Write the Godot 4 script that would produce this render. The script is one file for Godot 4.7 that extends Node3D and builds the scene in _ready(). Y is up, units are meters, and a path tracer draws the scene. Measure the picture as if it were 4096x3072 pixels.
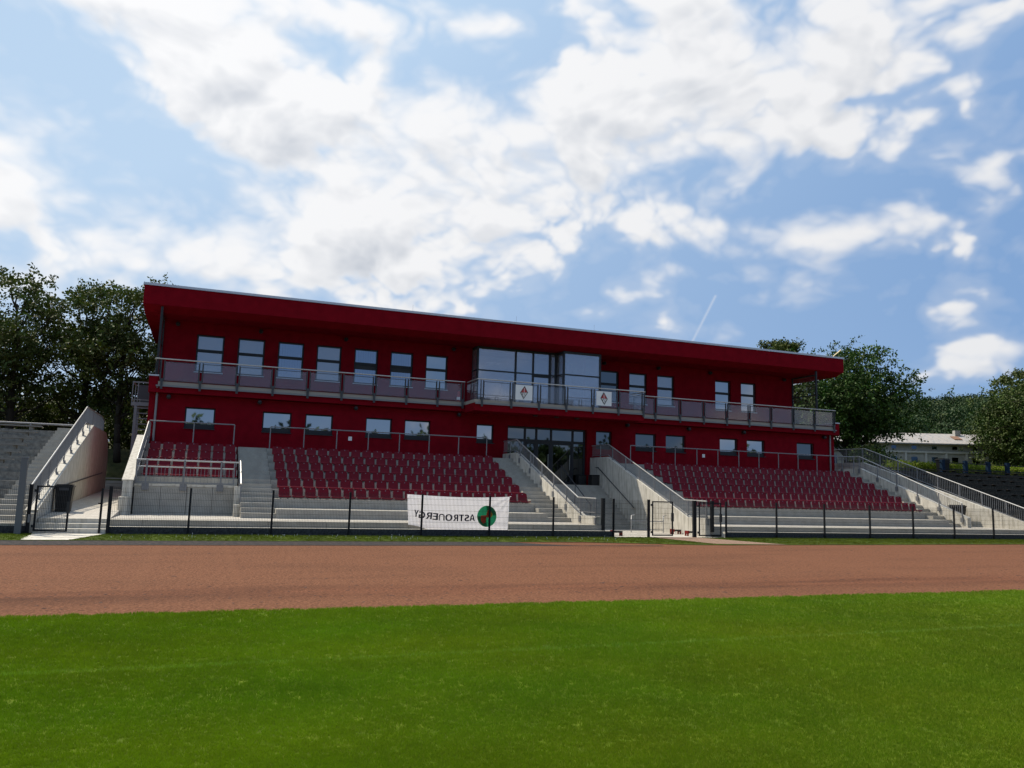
extends Node3D
# A football stadium's main stand: red clubhouse over concrete tiers of maroon seats, a cinder track and the pitch in front.
# x runs along the stand, z towards the camera, y up; the fence stands on z = 0 and the grass there is y = 0.

class Mb:
	var v := PackedVector3Array()
	var n := PackedVector3Array()
	var c := PackedColorArray()
	func tri(a: Vector3, b: Vector3, d: Vector3) -> void:      # counter-clockwise seen from outside
		var m := (b - a).cross(d - a).normalized()
		v.append(a); v.append(d); v.append(b)
		n.append(m); n.append(m); n.append(m)
	func quad(a: Vector3, b: Vector3, d: Vector3, e: Vector3) -> void:
		tri(a, b, d); tri(a, d, e)
	func hexa(p: Array) -> void:                               # 4 bottom corners counter-clockwise from above, then the 4 above them
		quad(p[4], p[5], p[6], p[7]); quad(p[3], p[2], p[1], p[0])
		for i in 4:
			var j := (i + 1) % 4
			quad(p[i], p[j], p[j + 4], p[i + 4])
	func box(a: Vector3, b: Vector3) -> Mb:
		hexa([Vector3(a.x, a.y, b.z), Vector3(b.x, a.y, b.z), Vector3(b.x, a.y, a.z), Vector3(a.x, a.y, a.z), Vector3(a.x, b.y, b.z), Vector3(b.x, b.y, b.z), Vector3(b.x, b.y, a.z), Vector3(a.x, b.y, a.z)])
		return self
	func cbox(m: Vector3, s: Vector3) -> Mb:
		return box(m - s / 2, m + s / 2)
	func bar(p: Vector3, q: Vector3, w: float, h: float) -> Mb:  # a bar of section w across, h up
		var d := (q - p).normalized()
		var s := d.cross(Vector3.UP)
		if s.length() < 0.01: s = Vector3.RIGHT
		s = s.normalized() * w / 2
		var u := s.cross(d).normalized() * h / 2
		hexa([p + s - u, q + s - u, q - s - u, p - s - u, p + s + u, q + s + u, q - s + u, p - s + u])
		return self
	func tube(p: Vector3, q: Vector3, r: float, k := 6, r2 := -1.0) -> Mb:
		if r2 < 0: r2 = r
		var d := (q - p).normalized()
		var s := d.cross(Vector3.UP)
		if s.length() < 0.01: s = Vector3.RIGHT
		s = s.normalized()
		var u := s.cross(d)
		for i in k:
			var a := TAU * i / k
			var b := TAU * (i + 1) / k
			var e := s * cos(a) + u * sin(a)
			var f := s * cos(b) + u * sin(b)
			quad(p + e * r, p + f * r, q + f * r2, q + e * r2)
			if r > 0.015: tri(p, p + f * r, p + e * r)
			if r2 > 0.015: tri(q, q + e * r2, q + f * r2)
		return self
	func prism(poly: PackedVector2Array, o: Vector3, ux: Vector3, uy: Vector3, depth: Vector3) -> Mb:  # poly in the plane o + x ux + y uy, pushed along depth
		if Geometry2D.is_polygon_clockwise(poly): poly.reverse()
		var flip := ux.cross(uy).dot(depth) > 0
		var t := Geometry2D.triangulate_polygon(poly)
		var p := []
		for q in poly: p.append(o + ux * q.x + uy * q.y)
		for i in range(0, t.size(), 3):
			var a: Vector3 = p[t[i]]
			var b: Vector3 = p[t[i + 1]]
			var e: Vector3 = p[t[i + 2]]
			if (b - a).cross(e - a).dot(depth) > 0:
				var z := b; b = e; e = z
			tri(a, b, e)
			tri(a + depth, e + depth, b + depth)
		for i in p.size():
			var a: Vector3 = p[i]
			var b: Vector3 = p[(i + 1) % p.size()]
			if flip: quad(a, b, b + depth, a + depth)
			else: quad(b, a, a + depth, b + depth)
		return self
	func flat(poly: PackedVector2Array, z: float) -> Mb:         # a printed area, one face towards +z
		if Geometry2D.is_polygon_clockwise(poly): poly.reverse()
		var t := Geometry2D.triangulate_polygon(poly)
		for i in range(0, t.size(), 3):
			var p := [Vector3(poly[t[i]].x, poly[t[i]].y, z), Vector3(poly[t[i + 1]].x, poly[t[i + 1]].y, z), Vector3(poly[t[i + 2]].x, poly[t[i + 2]].y, z)]
			if (p[1] - p[0]).cross(p[2] - p[0]).z > 0: tri(p[0], p[1], p[2])
			else: tri(p[0], p[2], p[1])
		return self
	func mesh(off := Vector3.ZERO, smooth := false) -> ArrayMesh:
		if smooth:
			var st := SurfaceTool.new()
			st.begin(Mesh.PRIMITIVE_TRIANGLES)
			for p in v: st.add_vertex(p + off)
			st.index()
			st.generate_normals()
			return st.commit()
		var w := v
		if off != Vector3.ZERO: w = Transform3D(Basis(), off) * v
		var a := []
		a.resize(Mesh.ARRAY_MAX)
		a[Mesh.ARRAY_VERTEX] = w
		a[Mesh.ARRAY_NORMAL] = n
		if c.size() == v.size(): a[Mesh.ARRAY_COLOR] = c
		var am := ArrayMesh.new()
		am.add_surface_from_arrays(Mesh.PRIMITIVE_TRIANGLES, a)
		return am

var M := {}
var count := {}
var rng := RandomNumberGenerator.new()

func numbered(parent: Node, called: String) -> String:
	var key := str(parent.get_instance_id()) + called
	var k: int = count.get(key, 0)
	count[key] = k + 1
	return called if k == 0 else "%s_%03d" % [called, k]

func tag(o: Node, label := "", category := "", group := "", kind := "") -> Node:
	if label: o.set_meta("label", label)
	if category: o.set_meta("category", category)
	if group: o.set_meta("group", group)
	if kind: o.set_meta("kind", kind)
	return o

func thing(called: String, label: String, category: String, at := Vector3.ZERO, group := "", turn := 0.0) -> Node3D:
	var o := Node3D.new()
	o.name = numbered(self, called)
	add_child(o, true)
	o.position = at
	o.rotation.y = turn
	tag(o, label, category, group)
	return o

func origin_of(o: Node) -> Vector3:
	var s := Vector3.ZERO
	while o != self:
		s += (o as Node3D).position
		o = o.get_parent()
	return s

# commits what m holds as ONE mesh called so under parent; m is in world places unless here is true
func part(called: String, m: Mb, mat: Material, parent: Node, here := false, smooth := false) -> MeshInstance3D:
	var o := MeshInstance3D.new()
	o.name = numbered(parent, called)
	o.mesh = m.mesh(Vector3.ZERO if here else -origin_of(parent), smooth)
	o.material_override = mat
	parent.add_child(o, true)
	return o

func struct(called: String, m: Mb, mat: Material) -> MeshInstance3D:
	var o := part(called, m, mat, self)
	o.set_meta("kind", "structure")
	return o

func copy(src: Node3D, at: Vector3, label: String, group: String) -> Node3D:
	var o := src.duplicate() as Node3D
	var stem := String(src.name)
	o.name = numbered(self, stem)
	add_child(o, true)
	o.position = at
	tag(o, label, "", group)
	return o

func B() -> Mb: return Mb.new()
func L(r: float, g: float, b: float) -> Color: return Color(r, g, b).linear_to_srgb()

func ordinal(k: int) -> String:
	if k % 100 in [11, 12, 13]: return "%dth" % k
	return str(k) + ["th", "st", "nd", "rd", "th", "th", "th", "th", "th", "th"][k % 10]

# ---------- materials
func noise(seed_: int, freq: float, oct := 4, kind := FastNoiseLite.TYPE_SIMPLEX_SMOOTH) -> FastNoiseLite:
	var f := FastNoiseLite.new()
	f.seed = seed_; f.frequency = freq; f.noise_type = kind; f.fractal_octaves = oct
	return f

func ntex(f: FastNoiseLite, cols: Array, at: Array, size := 512) -> NoiseTexture2D:
	var t := NoiseTexture2D.new()
	t.width = size; t.height = size; t.seamless = true; t.noise = f; t.seamless_blend_skirt = 0.2
	if cols:
		var g := Gradient.new()
		g.offsets = PackedFloat32Array(at)
		g.colors = PackedColorArray(cols)
		t.color_ramp = g
	return t

func plain(name_: String, c: Color, rough := 0.7, metal := 0.0, spec := 0.5) -> StandardMaterial3D:
	var m := StandardMaterial3D.new()
	m.resource_name = name_; m.albedo_color = c; m.roughness = rough; m.metallic = metal; m.metallic_specular = spec
	M[name_] = m
	return m

# a mottled stone-like material, laid through the world from three sides, with a finer pattern multiplied over it
func mottled(name_: String, lo: Color, mid: Color, hi: Color, size: float, seed_: int, rough := 0.85, bump := 0.0, fine := 0.0, freq := 0.012) -> StandardMaterial3D:
	var m := plain(name_, Color.WHITE, rough, 0.0, 0.3)
	m.albedo_texture = ntex(noise(seed_, freq, 6), [lo, mid, hi], [0.25, 0.5, 0.78])
	m.uv1_triplanar = true; m.uv1_world_triplanar = true
	m.uv1_scale = Vector3.ONE / size
	if bump > 0.0:
		m.heightmap_enabled = true; m.heightmap_scale = bump
		m.heightmap_texture = M["grain"]
	if fine > 0.0:
		m.detail_enabled = true
		m.detail_blend_mode = BaseMaterial3D.BLEND_MODE_MUL
		m.detail_uv_layer = BaseMaterial3D.DETAIL_UV_2
		m.detail_albedo = M["speck"]
		m.uv2_triplanar = true; m.uv2_world_triplanar = true
		m.uv2_scale = Vector3.ONE / fine
	return m

func materials() -> void:
	M["grain"] = ntex(noise(5, 0.09, 4), [], [])
	M["speck"] = ntex(noise(6, 0.16, 3), [Color(0.74, 0.74, 0.74), Color(0.95, 0.95, 0.95), Color(1, 1, 1)], [0.25, 0.5, 0.8])
	mottled("concrete", L(0.4, 0.38, 0.335), L(0.43, 0.41, 0.36), L(0.46, 0.44, 0.39), 3.3, 11, 0.88, 0.0, 1.3)
	mottled("pale_concrete", L(0.52, 0.495, 0.435), L(0.55, 0.525, 0.465), L(0.58, 0.555, 0.495), 2.7, 12, 0.85, 0.0, 1.5)
	mottled("old_concrete", L(0.2, 0.19, 0.165), L(0.26, 0.247, 0.215), L(0.31, 0.295, 0.26), 2.1, 13, 0.95, 0.0, 1.1, 0.02)
	mottled("mossy_concrete", L(0.028, 0.027, 0.022), L(0.05, 0.047, 0.038), L(0.085, 0.08, 0.066), 1.7, 14, 0.95, 0.0, 0.6, 0.02)
	mottled("paving", L(0.46, 0.43, 0.38), L(0.51, 0.48, 0.425), L(0.55, 0.52, 0.465), 2.3, 15, 0.9, 0.0, 0.8)
	mottled("dusty_paving", L(0.2, 0.125, 0.085), L(0.26, 0.175, 0.125), L(0.31, 0.22, 0.165), 1.3, 25, 0.95, 0.0, 0.6, 0.02)
	mottled("red_render", L(0.2, 0.005, 0.0125), L(0.222, 0.0056, 0.0138), L(0.24, 0.0062, 0.015), 4.0, 16, 0.9, 0.0, 0.9)
	(M["red_render"] as StandardMaterial3D).metallic_specular = 0.12
	M["streaks"] = ntex(noise(33, 0.02, 5), [Color(0.86, 0.855, 0.84), Color(0.975, 0.975, 0.97), Color(1, 1, 1)], [0.2, 0.45, 0.8])
	for k in ["pale_concrete"]:
		var w := M[k] as StandardMaterial3D
		w.detail_albedo = M["streaks"]
		w.uv2_scale = Vector3(0.55, 0.07, 0.55)
	mottled("dark_board", L(0.05, 0.054, 0.058), L(0.075, 0.08, 0.085), L(0.1, 0.106, 0.112), 1.3, 17, 0.9, 0.0, 0.5, 0.02)
	mottled("asphalt", L(0.022, 0.021, 0.022), L(0.034, 0.032, 0.033), L(0.075, 0.052, 0.044), 1.9, 18, 0.95, 0.0, 0.3, 0.02)
	mottled("soil", L(0.05, 0.055, 0.02), L(0.075, 0.085, 0.028), L(0.11, 0.105, 0.045), 3.0, 19, 1.0, 0.0, 0.5)
	mottled("metal_roof", L(0.3, 0.29, 0.28), L(0.45, 0.44, 0.43), L(0.5, 0.42, 0.36), 4.0, 20, 0.6, 0.0, 1.2, 0.02)
	mottled("grey_render", L(0.27, 0.265, 0.245), L(0.31, 0.305, 0.28), L(0.35, 0.345, 0.32), 4.0, 21, 0.9)
	mottled("bark", L(0.035, 0.028, 0.02), L(0.06, 0.05, 0.038), L(0.09, 0.078, 0.06), 0.7, 22, 1.0, 0.0, 0.2, 0.03)
	var g := mottled("turf", L(0.075, 0.12, 0.006), L(0.1, 0.155, 0.007), L(0.126, 0.18, 0.009), 3.1, 23, 1.0, 0.0, 0.21, 0.015)
	g.vertex_color_use_as_albedo = true
	var t := mottled("cinder", L(0.112, 0.045, 0.023), L(0.152, 0.066, 0.033), L(0.2, 0.09, 0.05), 1.6, 24, 1.0, 1.2, 1.0, 0.05)
	t.vertex_color_use_as_albedo = true
	t.detail_albedo = ntex(noise(31, 0.05, 5), [Color(0.45, 0.42, 0.42), Color(0.96, 0.95, 0.94), Color(1, 1, 1), Color(1, 0.98, 0.96)], [0.16, 0.34, 0.6, 0.8], 1024)
	t.uv2_scale = Vector3(0.1, 0.5, 0.6)
	plain("galvanised", L(0.2, 0.205, 0.215), 0.45, 0.35)
	plain("weathered_steel", L(0.12, 0.125, 0.13), 0.6)
	plain("bright_steel", L(0.42, 0.42, 0.41), 0.38, 0.5)
	plain("anthracite", L(0.011, 0.012, 0.014), 0.5, 0.0, 0.3)
	plain("wire", L(0.016, 0.017, 0.018), 0.6)
	plain("frame_grey", L(0.03, 0.033, 0.038), 0.45, 0.0, 0.3)
	plain("rail_steel", L(0.045, 0.048, 0.055), 0.5, 0.2)
	plain("flashing", L(0.46, 0.47, 0.5), 0.35, 0.5)
	plain("balcony_edge", L(0.3, 0.28, 0.245), 0.8)
	plain("lamp_black", L(0.012, 0.012, 0.013), 0.5)
	plain("white_paint", L(0.72, 0.73, 0.72), 0.6)
	plain("sign_white", L(0.7, 0.72, 0.72), 0.5)
	plain("cloth_white", L(0.8, 0.8, 0.9), 0.95, 0.0, 0.2)
	(M["cloth_white"] as StandardMaterial3D).backlight_enabled = true
	(M["cloth_white"] as StandardMaterial3D).backlight = L(0.95, 0.95, 1.0)
	plain("ink_navy", L(0.012, 0.014, 0.05), 0.9)
	plain("ink_green", L(0.02, 0.24, 0.11), 0.9)
	plain("ink_dark_green", L(0.012, 0.075, 0.04), 0.9)
	plain("ink_red", L(0.95, 0.1, 0.03), 0.9)
	plain("ink_orange", L(0.95, 0.4, 0.06), 0.9)
	for k in ["ink_navy", "ink_green", "ink_dark_green", "ink_red", "ink_orange"]:
		(M[k] as StandardMaterial3D).backlight_enabled = true
		var lin := (M[k] as StandardMaterial3D).albedo_color.srgb_to_linear()
		var most := maxf(lin.r, maxf(lin.g, lin.b))
		(M[k] as StandardMaterial3D).backlight = (lin * ((0.4 if k in ["ink_green", "ink_dark_green"] else 1.0) * 0.95 / most)).linear_to_srgb() if k != "ink_navy" else Color.BLACK
	plain("ink_black", L(0.012, 0.012, 0.012), 0.6)
	plain("crest_red", L(0.36, 0.02, 0.02), 0.6)
	plain("seat_plastic", L(0.15, 0.007, 0.016), 0.45, 0.0, 0.25)
	plain("plate_silver", L(0.22, 0.22, 0.26), 0.5)
	plain("extinguisher_red", L(0.3, 0.01, 0.01), 0.35)
	plain("crate_red", L(0.17, 0.012, 0.01), 0.6, 0.0, 0.3)
	plain("blue_paint", L(0.007, 0.02, 0.042), 0.7, 0.0, 0.2)
	plain("bin_dark", L(0.009, 0.01, 0.011), 0.5, 0.0, 0.3)
	plain("house_trim", L(0.46, 0.455, 0.43), 0.85)
	plain("clod", L(0.06, 0.026, 0.016), 1.0)
	plain("rust", L(0.2, 0.11, 0.07), 0.9)
	plain("plank", L(0.55, 0.46, 0.28), 0.8)
	plain("bench_wood", L(0.045, 0.034, 0.024), 0.9)
	plain("old_bench", L(0.2, 0.19, 0.17), 0.95)
	plain("coated_glass", L(0.36, 0.355, 0.36), 0.02, 1.0)
	plain("blind_glass", L(0.34, 0.34, 0.36), 0.06, 0.6)
	plain("slat_glass", L(0.27, 0.29, 0.34), 0.04, 0.9)
	plain("dark_glass", L(0.13, 0.135, 0.14), 0.02, 1.0)
	plain("blue_glass", L(0.06, 0.085, 0.12), 0.1, 1.0)
	plain("room_grey", L(0.3, 0.33, 0.4), 0.9)
	for a in [["balustrade_glass", 0.17, 0.15, 0.17, 0.1, 0.0], ["screen_glass", 0.3, 0.33, 0.36, 0.04, 0.0], ["bay_glass", 0.5, 0.51, 0.57, 0.05, 0.55]]:
		var p := plain(a[0], L(a[1], a[2], a[3]), 0.03, a[5], 0.6)
		p.transparency = BaseMaterial3D.TRANSPARENCY_ALPHA
		p.albedo_color.a = a[4]
	for a in [["maple_leaf", 0.066, 0.088, 0.02, 0.20], ["oak_leaf", 0.036, 0.078, 0.011, 0.22], ["yellow_leaf", 0.038, 0.064, 0.009, 0.25], ["forest_leaf", 0.026, 0.052, 0.013, 0.15], ["grass_blade", 0.158, 0.222, 0.009, 0.35], ["hedge_leaf", 0.17, 0.2, 0.02, 0.3]]:
		var p := plain(a[0], L(a[1], a[2], a[3]), 0.65, 0.0, 0.35)
		p.vertex_color_use_as_albedo = true
		p.backlight_enabled = true
		p.backlight = L(a[1] * 2.2 + a[4] * 0.0, a[2] * 2.4, a[3] * 1.5) if a[4] < 0.3 else L(0.5, 0.75, 0.03)

# ---------- sky
var cloud_n: FastNoiseLite
var cloud_m: FastNoiseLite
var cloud_w: FastNoiseLite
var cloud_b: FastNoiseLite
# main cloud banks of the day: azimuth, elevation, half width, half height (degrees), thickness
var banks := [[-5.5, 28.3, 4.4, 2.6, 1.2], [-1.0, 28.5, 4.7, 3.3, 1.5], [1.4, 30.5, 2.9, 2.2, 0.9], [-2.5, 25.1, 4.0, 2.0, 1.1], [1.9, 23.9, 4.2, 2.3, 1.1], [7.1, 24.6, 4.4, 3.3, 1.5], [10.7, 26.5, 3.8, 2.4, 1.2],
	[15.9, 26.3, 3.9, 2.4, 1.3], [12.6, 23.3, 5.5, 2.8, 1.3], [18.2, 21.8, 6.2, 3.5, 1.4], [24.7, 23.8, 5.9, 3.4, 1.3], [28.2, 26.2, 5.1, 2.7, 1.1], [33.3, 28.0, 6.2, 4.4, 1.3], [38.9, 26.1, 5.3, 3.8, 1.3],
	[43.6, 28.3, 4.7, 3.6, 1.2], [48.4, 29.3, 4.6, 2.6, 1.1], [52.4, 28.4, 2.8, 1.8, 0.8], [31.2, 31.2, 4.8, 2.5, 0.9], [23.1, 19.1, 5.8, 2.9, 1.2], [12.2, 18.3, 8.2, 2.6, 1.2], [4.4, 16.0, 8.5, 2.8, 1.3],
	[-4.2, 14.9, 6.5, 2.4, 1.2], [-9.8, 13.5, 4.8, 2.0, 0.9], [13.7, 15.5, 7.8, 2.3, 1.1], [-11.9, 19.5, 4.4, 2.4, 1.0], [-8.4, 23.6, 1.4, 1.1, 0.6], [-12.3, 16.6, 2.2, 1.1, 0.6], [8.0, 30.7, 3.8, 1.9, 0.7],
	[17.7, 32.7, 4.3, 1.2, 0.8], [32.3, 19.0, 3.6, 1.9, 0.9], [37.5, 17.5, 3.1, 1.7, 0.9], [43.6, 16.8, 3.2, 1.7, 0.9], [48.5, 16.8, 2.4, 1.4, 0.9], [35.9, 14.8, 3.8, 1.0, 0.7], [29.7, 13.4, 3.0, 0.9, 0.6],
	[51.5, 25.0, 1.2, 1.6, 0.7], [43.2, 23.0, 2.6, 1.7, 0.7], [39.1, 22.2, 2.2, 1.8, 0.8], [51.0, 8.5, 2.0, 0.9, 0.8], [49.9, 7.5, 3.2, 0.7, 0.5], [-0.9, 21.1, 1.8, 0.7, 0.5], [2.3, 19.5, 3.5, 1.2, 0.6]]
var to_sun := Vector3(-0.8, 1.75, -1.0).normalized()

func toward(az: float, el: float) -> Vector3:
	var ca := cos(deg_to_rad(el))
	return Vector3(sin(deg_to_rad(az)) * ca, sin(deg_to_rad(el)), -cos(deg_to_rad(az)) * ca)

# how much cloud lies in a direction; under 0.3 none, over 1 a thick heart
func cloud_body(az: float, el: float, near: float) -> float:
	var d := toward(az, el)
	var wx := cloud_w.get_noise_3d(d.x * 3.0, d.y * 5.0, d.z * 3.0)
	var wy := cloud_w.get_noise_3d(d.x * 3.0 + 9.0, d.y * 5.0, d.z * 3.0 + 4.0)
	var a2 := az + wx * 4.5
	var e2 := el + wy * 2.4
	var c := 0.0
	var inside := smoothstep(78.0, 60.0, absf(az - 20.5)) * smoothstep(52.0, 36.0, el)
	if inside > 0.0:
		for b in banks:
			var p: float = (a2 - b[0]) / b[2]
			var q: float = (e2 - b[1]) / b[3]
			var r := p * p + q * q
			if r < 6.0: c += b[4] * exp(-r * 1.2)
		c = 1.32 * (1.0 - exp(-c * 1.05))
	if inside < 1.0:
		var k := clampf((cloud_m.get_noise_3d(d.x * 1.3, d.y * 2.2, d.z * 1.3) - 0.02 + 0.3 * near) * 2.3, 0.0, 1.3) * smoothstep(0.0, 7.0, el)
		c = lerpf(k, c, inside)
	# puffs of three sizes: rounded heads, sharp creases between them
	var x := d.x + wx * 0.05
	var z := d.z + wy * 0.05
	var puff := absf(cloud_b.get_noise_3d(x * 1.0, d.y * 1.5, z)) * 1.5 + absf(cloud_b.get_noise_3d(x * 2.7 + 4.0, d.y * 3.9, z * 2.7)) * 0.8 + absf(cloud_b.get_noise_3d(x * 7.0 + 8.0, d.y * 9.5, z * 7.0)) * 0.28
	var loose := cloud_n.get_noise_3d(d.x * 0.8, d.y * 1.9, d.z * 0.8)
	return c + puff * 0.8 - 0.54 + loose * 0.6

func sky_color(az: float, el: float) -> Color:
	var d := toward(az, el)
	var near := clampf((d.dot(to_sun) + 0.2) / 1.15, 0.0, 1.0)
	near = near * near
	var sky := Color(0.125, 0.275, 0.57).lerp(Color(0.5, 0.67, 0.88), clampf(near * 1.5, 0.0, 1.0))
	var low := exp(-maxf(el, 0.0) / 9.0)
	sky = sky.lerp(Color(0.4, 0.57, 0.8).lerp(Color(0.72, 0.82, 0.92), near), low * 0.85)
	var body := cloud_body(az, el, near)
	var soft := lerpf(0.45, 1.15, smoothstep(-0.3, 0.35, cloud_w.get_noise_3d(d.x * 2.2 + 20.0, d.y * 3.0, d.z * 2.2)))
	var dens := smoothstep(0.56 - soft * 0.5, 0.56 + soft * 0.5, body)
	var veil := smoothstep(-0.1, 0.7, body) * 0.22
	dens = maxf(dens * 0.97, veil)
	if el < 2.0: dens *= clampf(el / 2.0, 0.0, 1.0)
	# an old vapour trail
	var tr := absf((az - 34.6) - (el - 12.3) * 0.516)
	if el > 10.2 and el < 13.9: dens = maxf(dens, 0.42 * smoothstep(0.1, 0.02, tr) * smoothstep(10.2, 10.8, el))
	if dens > 0.02:
		# what lies above, towards the sun, shades the bases; thin edges take the light through
		var above := cloud_body(az - 0.5, el + 1.5, near)
		var shade := clampf(0.05 + 0.42 * smoothstep(0.8, 2.0, body * 0.5 + above * 0.5) + 0.5 * (above - body) * smoothstep(0.4, 0.9, body), 0.0, 1.0)
		var lit := Color(0.97, 0.97, 0.98).lerp(Color(0.52, 0.565, 0.64), shade)
		lit = lit * lerpf(0.86, 1.06, near)
		if el < 12.0: lit = lit.lerp(Color(0.74, 0.78, 0.84), (12.0 - maxf(el, 0.0)) / 12.0 * 0.5)
		sky = sky.lerp(lit, dens)
	return sky * (1.0 / 1.2)

func sky_image() -> ImageTexture:
	cloud_n = noise(77, 5.5, 6, FastNoiseLite.TYPE_SIMPLEX)
	cloud_m = noise(78, 1.7, 3)
	cloud_w = noise(79, 1.4, 4)
	cloud_b = noise(80, 4.6, 2)
	var w := 1024
	var im := Image.create(w, 512, false, Image.FORMAT_RGBF)
	for y in 256:
		var el := 90.0 - (y + 0.5) * 180.0 / 512.0
		for x in w: im.set_pixel(x, y, sky_color(az_of((x + 0.5) / w), el))
	for y in range(256, 512):
		im.fill_rect(Rect2i(0, y, w, 1), Color(0.2, 0.2, 0.16))
	im.resize(4096, 2048, Image.INTERPOLATE_BILINEAR)
	# the part of the sky before the lens again, at the full size
	for y in range(640, 1024):
		var el := 90.0 - (y + 0.5) * 180.0 / 2048.0
		for x in 4096:
			var az := az_of((x + 0.5) / 4096.0)
			if az > -21.0 and az < 63.0: im.set_pixel(x, y, sky_color(az, el))
	return ImageTexture.create_from_image(im)

func az_of(u: float) -> float:            # a panorama's first column looks along -z; azimuth grows towards +x
	return u * 360.0 if u < 0.5 else (u - 1.0) * 360.0

# ---------- the script
func _ready() -> void:
	rng.seed = 4
	var cam := Camera3D.new()
	cam.name = "camera"
	add_child(cam)
	cam.position = Vector3(0.3045, 1.681, 27.4858)
	cam.basis = Basis(Vector3.UP, deg_to_rad(-20.906)) * Basis(Vector3.RIGHT, deg_to_rad(7.567)) * Basis(Vector3.BACK, deg_to_rad(1.607))
	cam.fov = 51.46
	cam.near = 0.1
	cam.far = 2000.0
	cam.current = true
	var env := Environment.new()
	var sky := Sky.new()
	var pano := PanoramaSkyMaterial.new()
	pano.panorama = sky_image()
	sky.sky_material = pano
	env.background_mode = Environment.BG_SKY
	env.sky = sky
	env.tonemap_mode = Environment.TONE_MAPPER_LINEAR
	env.tonemap_exposure = 1.2
	env.sdfgi_enabled = true
	env.ssao_enabled = true
	env.ssil_enabled = true
	var we := WorldEnvironment.new()
	we.name = "world"
	we.environment = env
	add_child(we)
	var sun := DirectionalLight3D.new()
	sun.name = "sun"
	sun.light_energy = 1.6
	sun.light_color = Color(1.0, 0.955, 0.885)
	sun.light_angular_distance = 0.5
	sun.shadow_enabled = true
	add_child(sun)
	sun.look_at_from_position(to_sun * 100.0, Vector3.ZERO, Vector3.UP)
	materials()
	ground()
	tiers()
	clubhouse()
	balcony()
	parapets()
	fences()
	seats()
	side_stands()
	small_things()
	greenery()
	far_things()
	lawn()

# ---------- ground
func sheet(called: String, x0: float, x1: float, z0: float, z1: float, y: float, mat: Material, nx: int, nz: int, tone: Callable, far := false) -> MeshInstance3D:
	var m := B()
	for i in nx:
		for k in nz:
			var p := []
			for e in [[0, 1], [1, 1], [1, 0], [0, 0]]:
				p.append(Vector3(lerpf(x0, x1, (i + e[0]) / float(nx)), y, lerpf(z0, z1, (k + e[1]) / float(nz))))
			m.quad(p[0], p[1], p[2], p[3])
			if true:
				for j in [0, 2, 1, 0, 3, 2]: m.c.append(tone.call(p[j]))
	return struct(called, m, mat)

func track_edge(x: float) -> float:       # inner edge of the verge: the verge widens to the right of the gate
	return 2.85 if x < 12.0 else lerpf(2.85, 4.0, smoothstep(12.0, 17.0, x)) - maxf(0.0, x - 18.0) * 0.05

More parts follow.
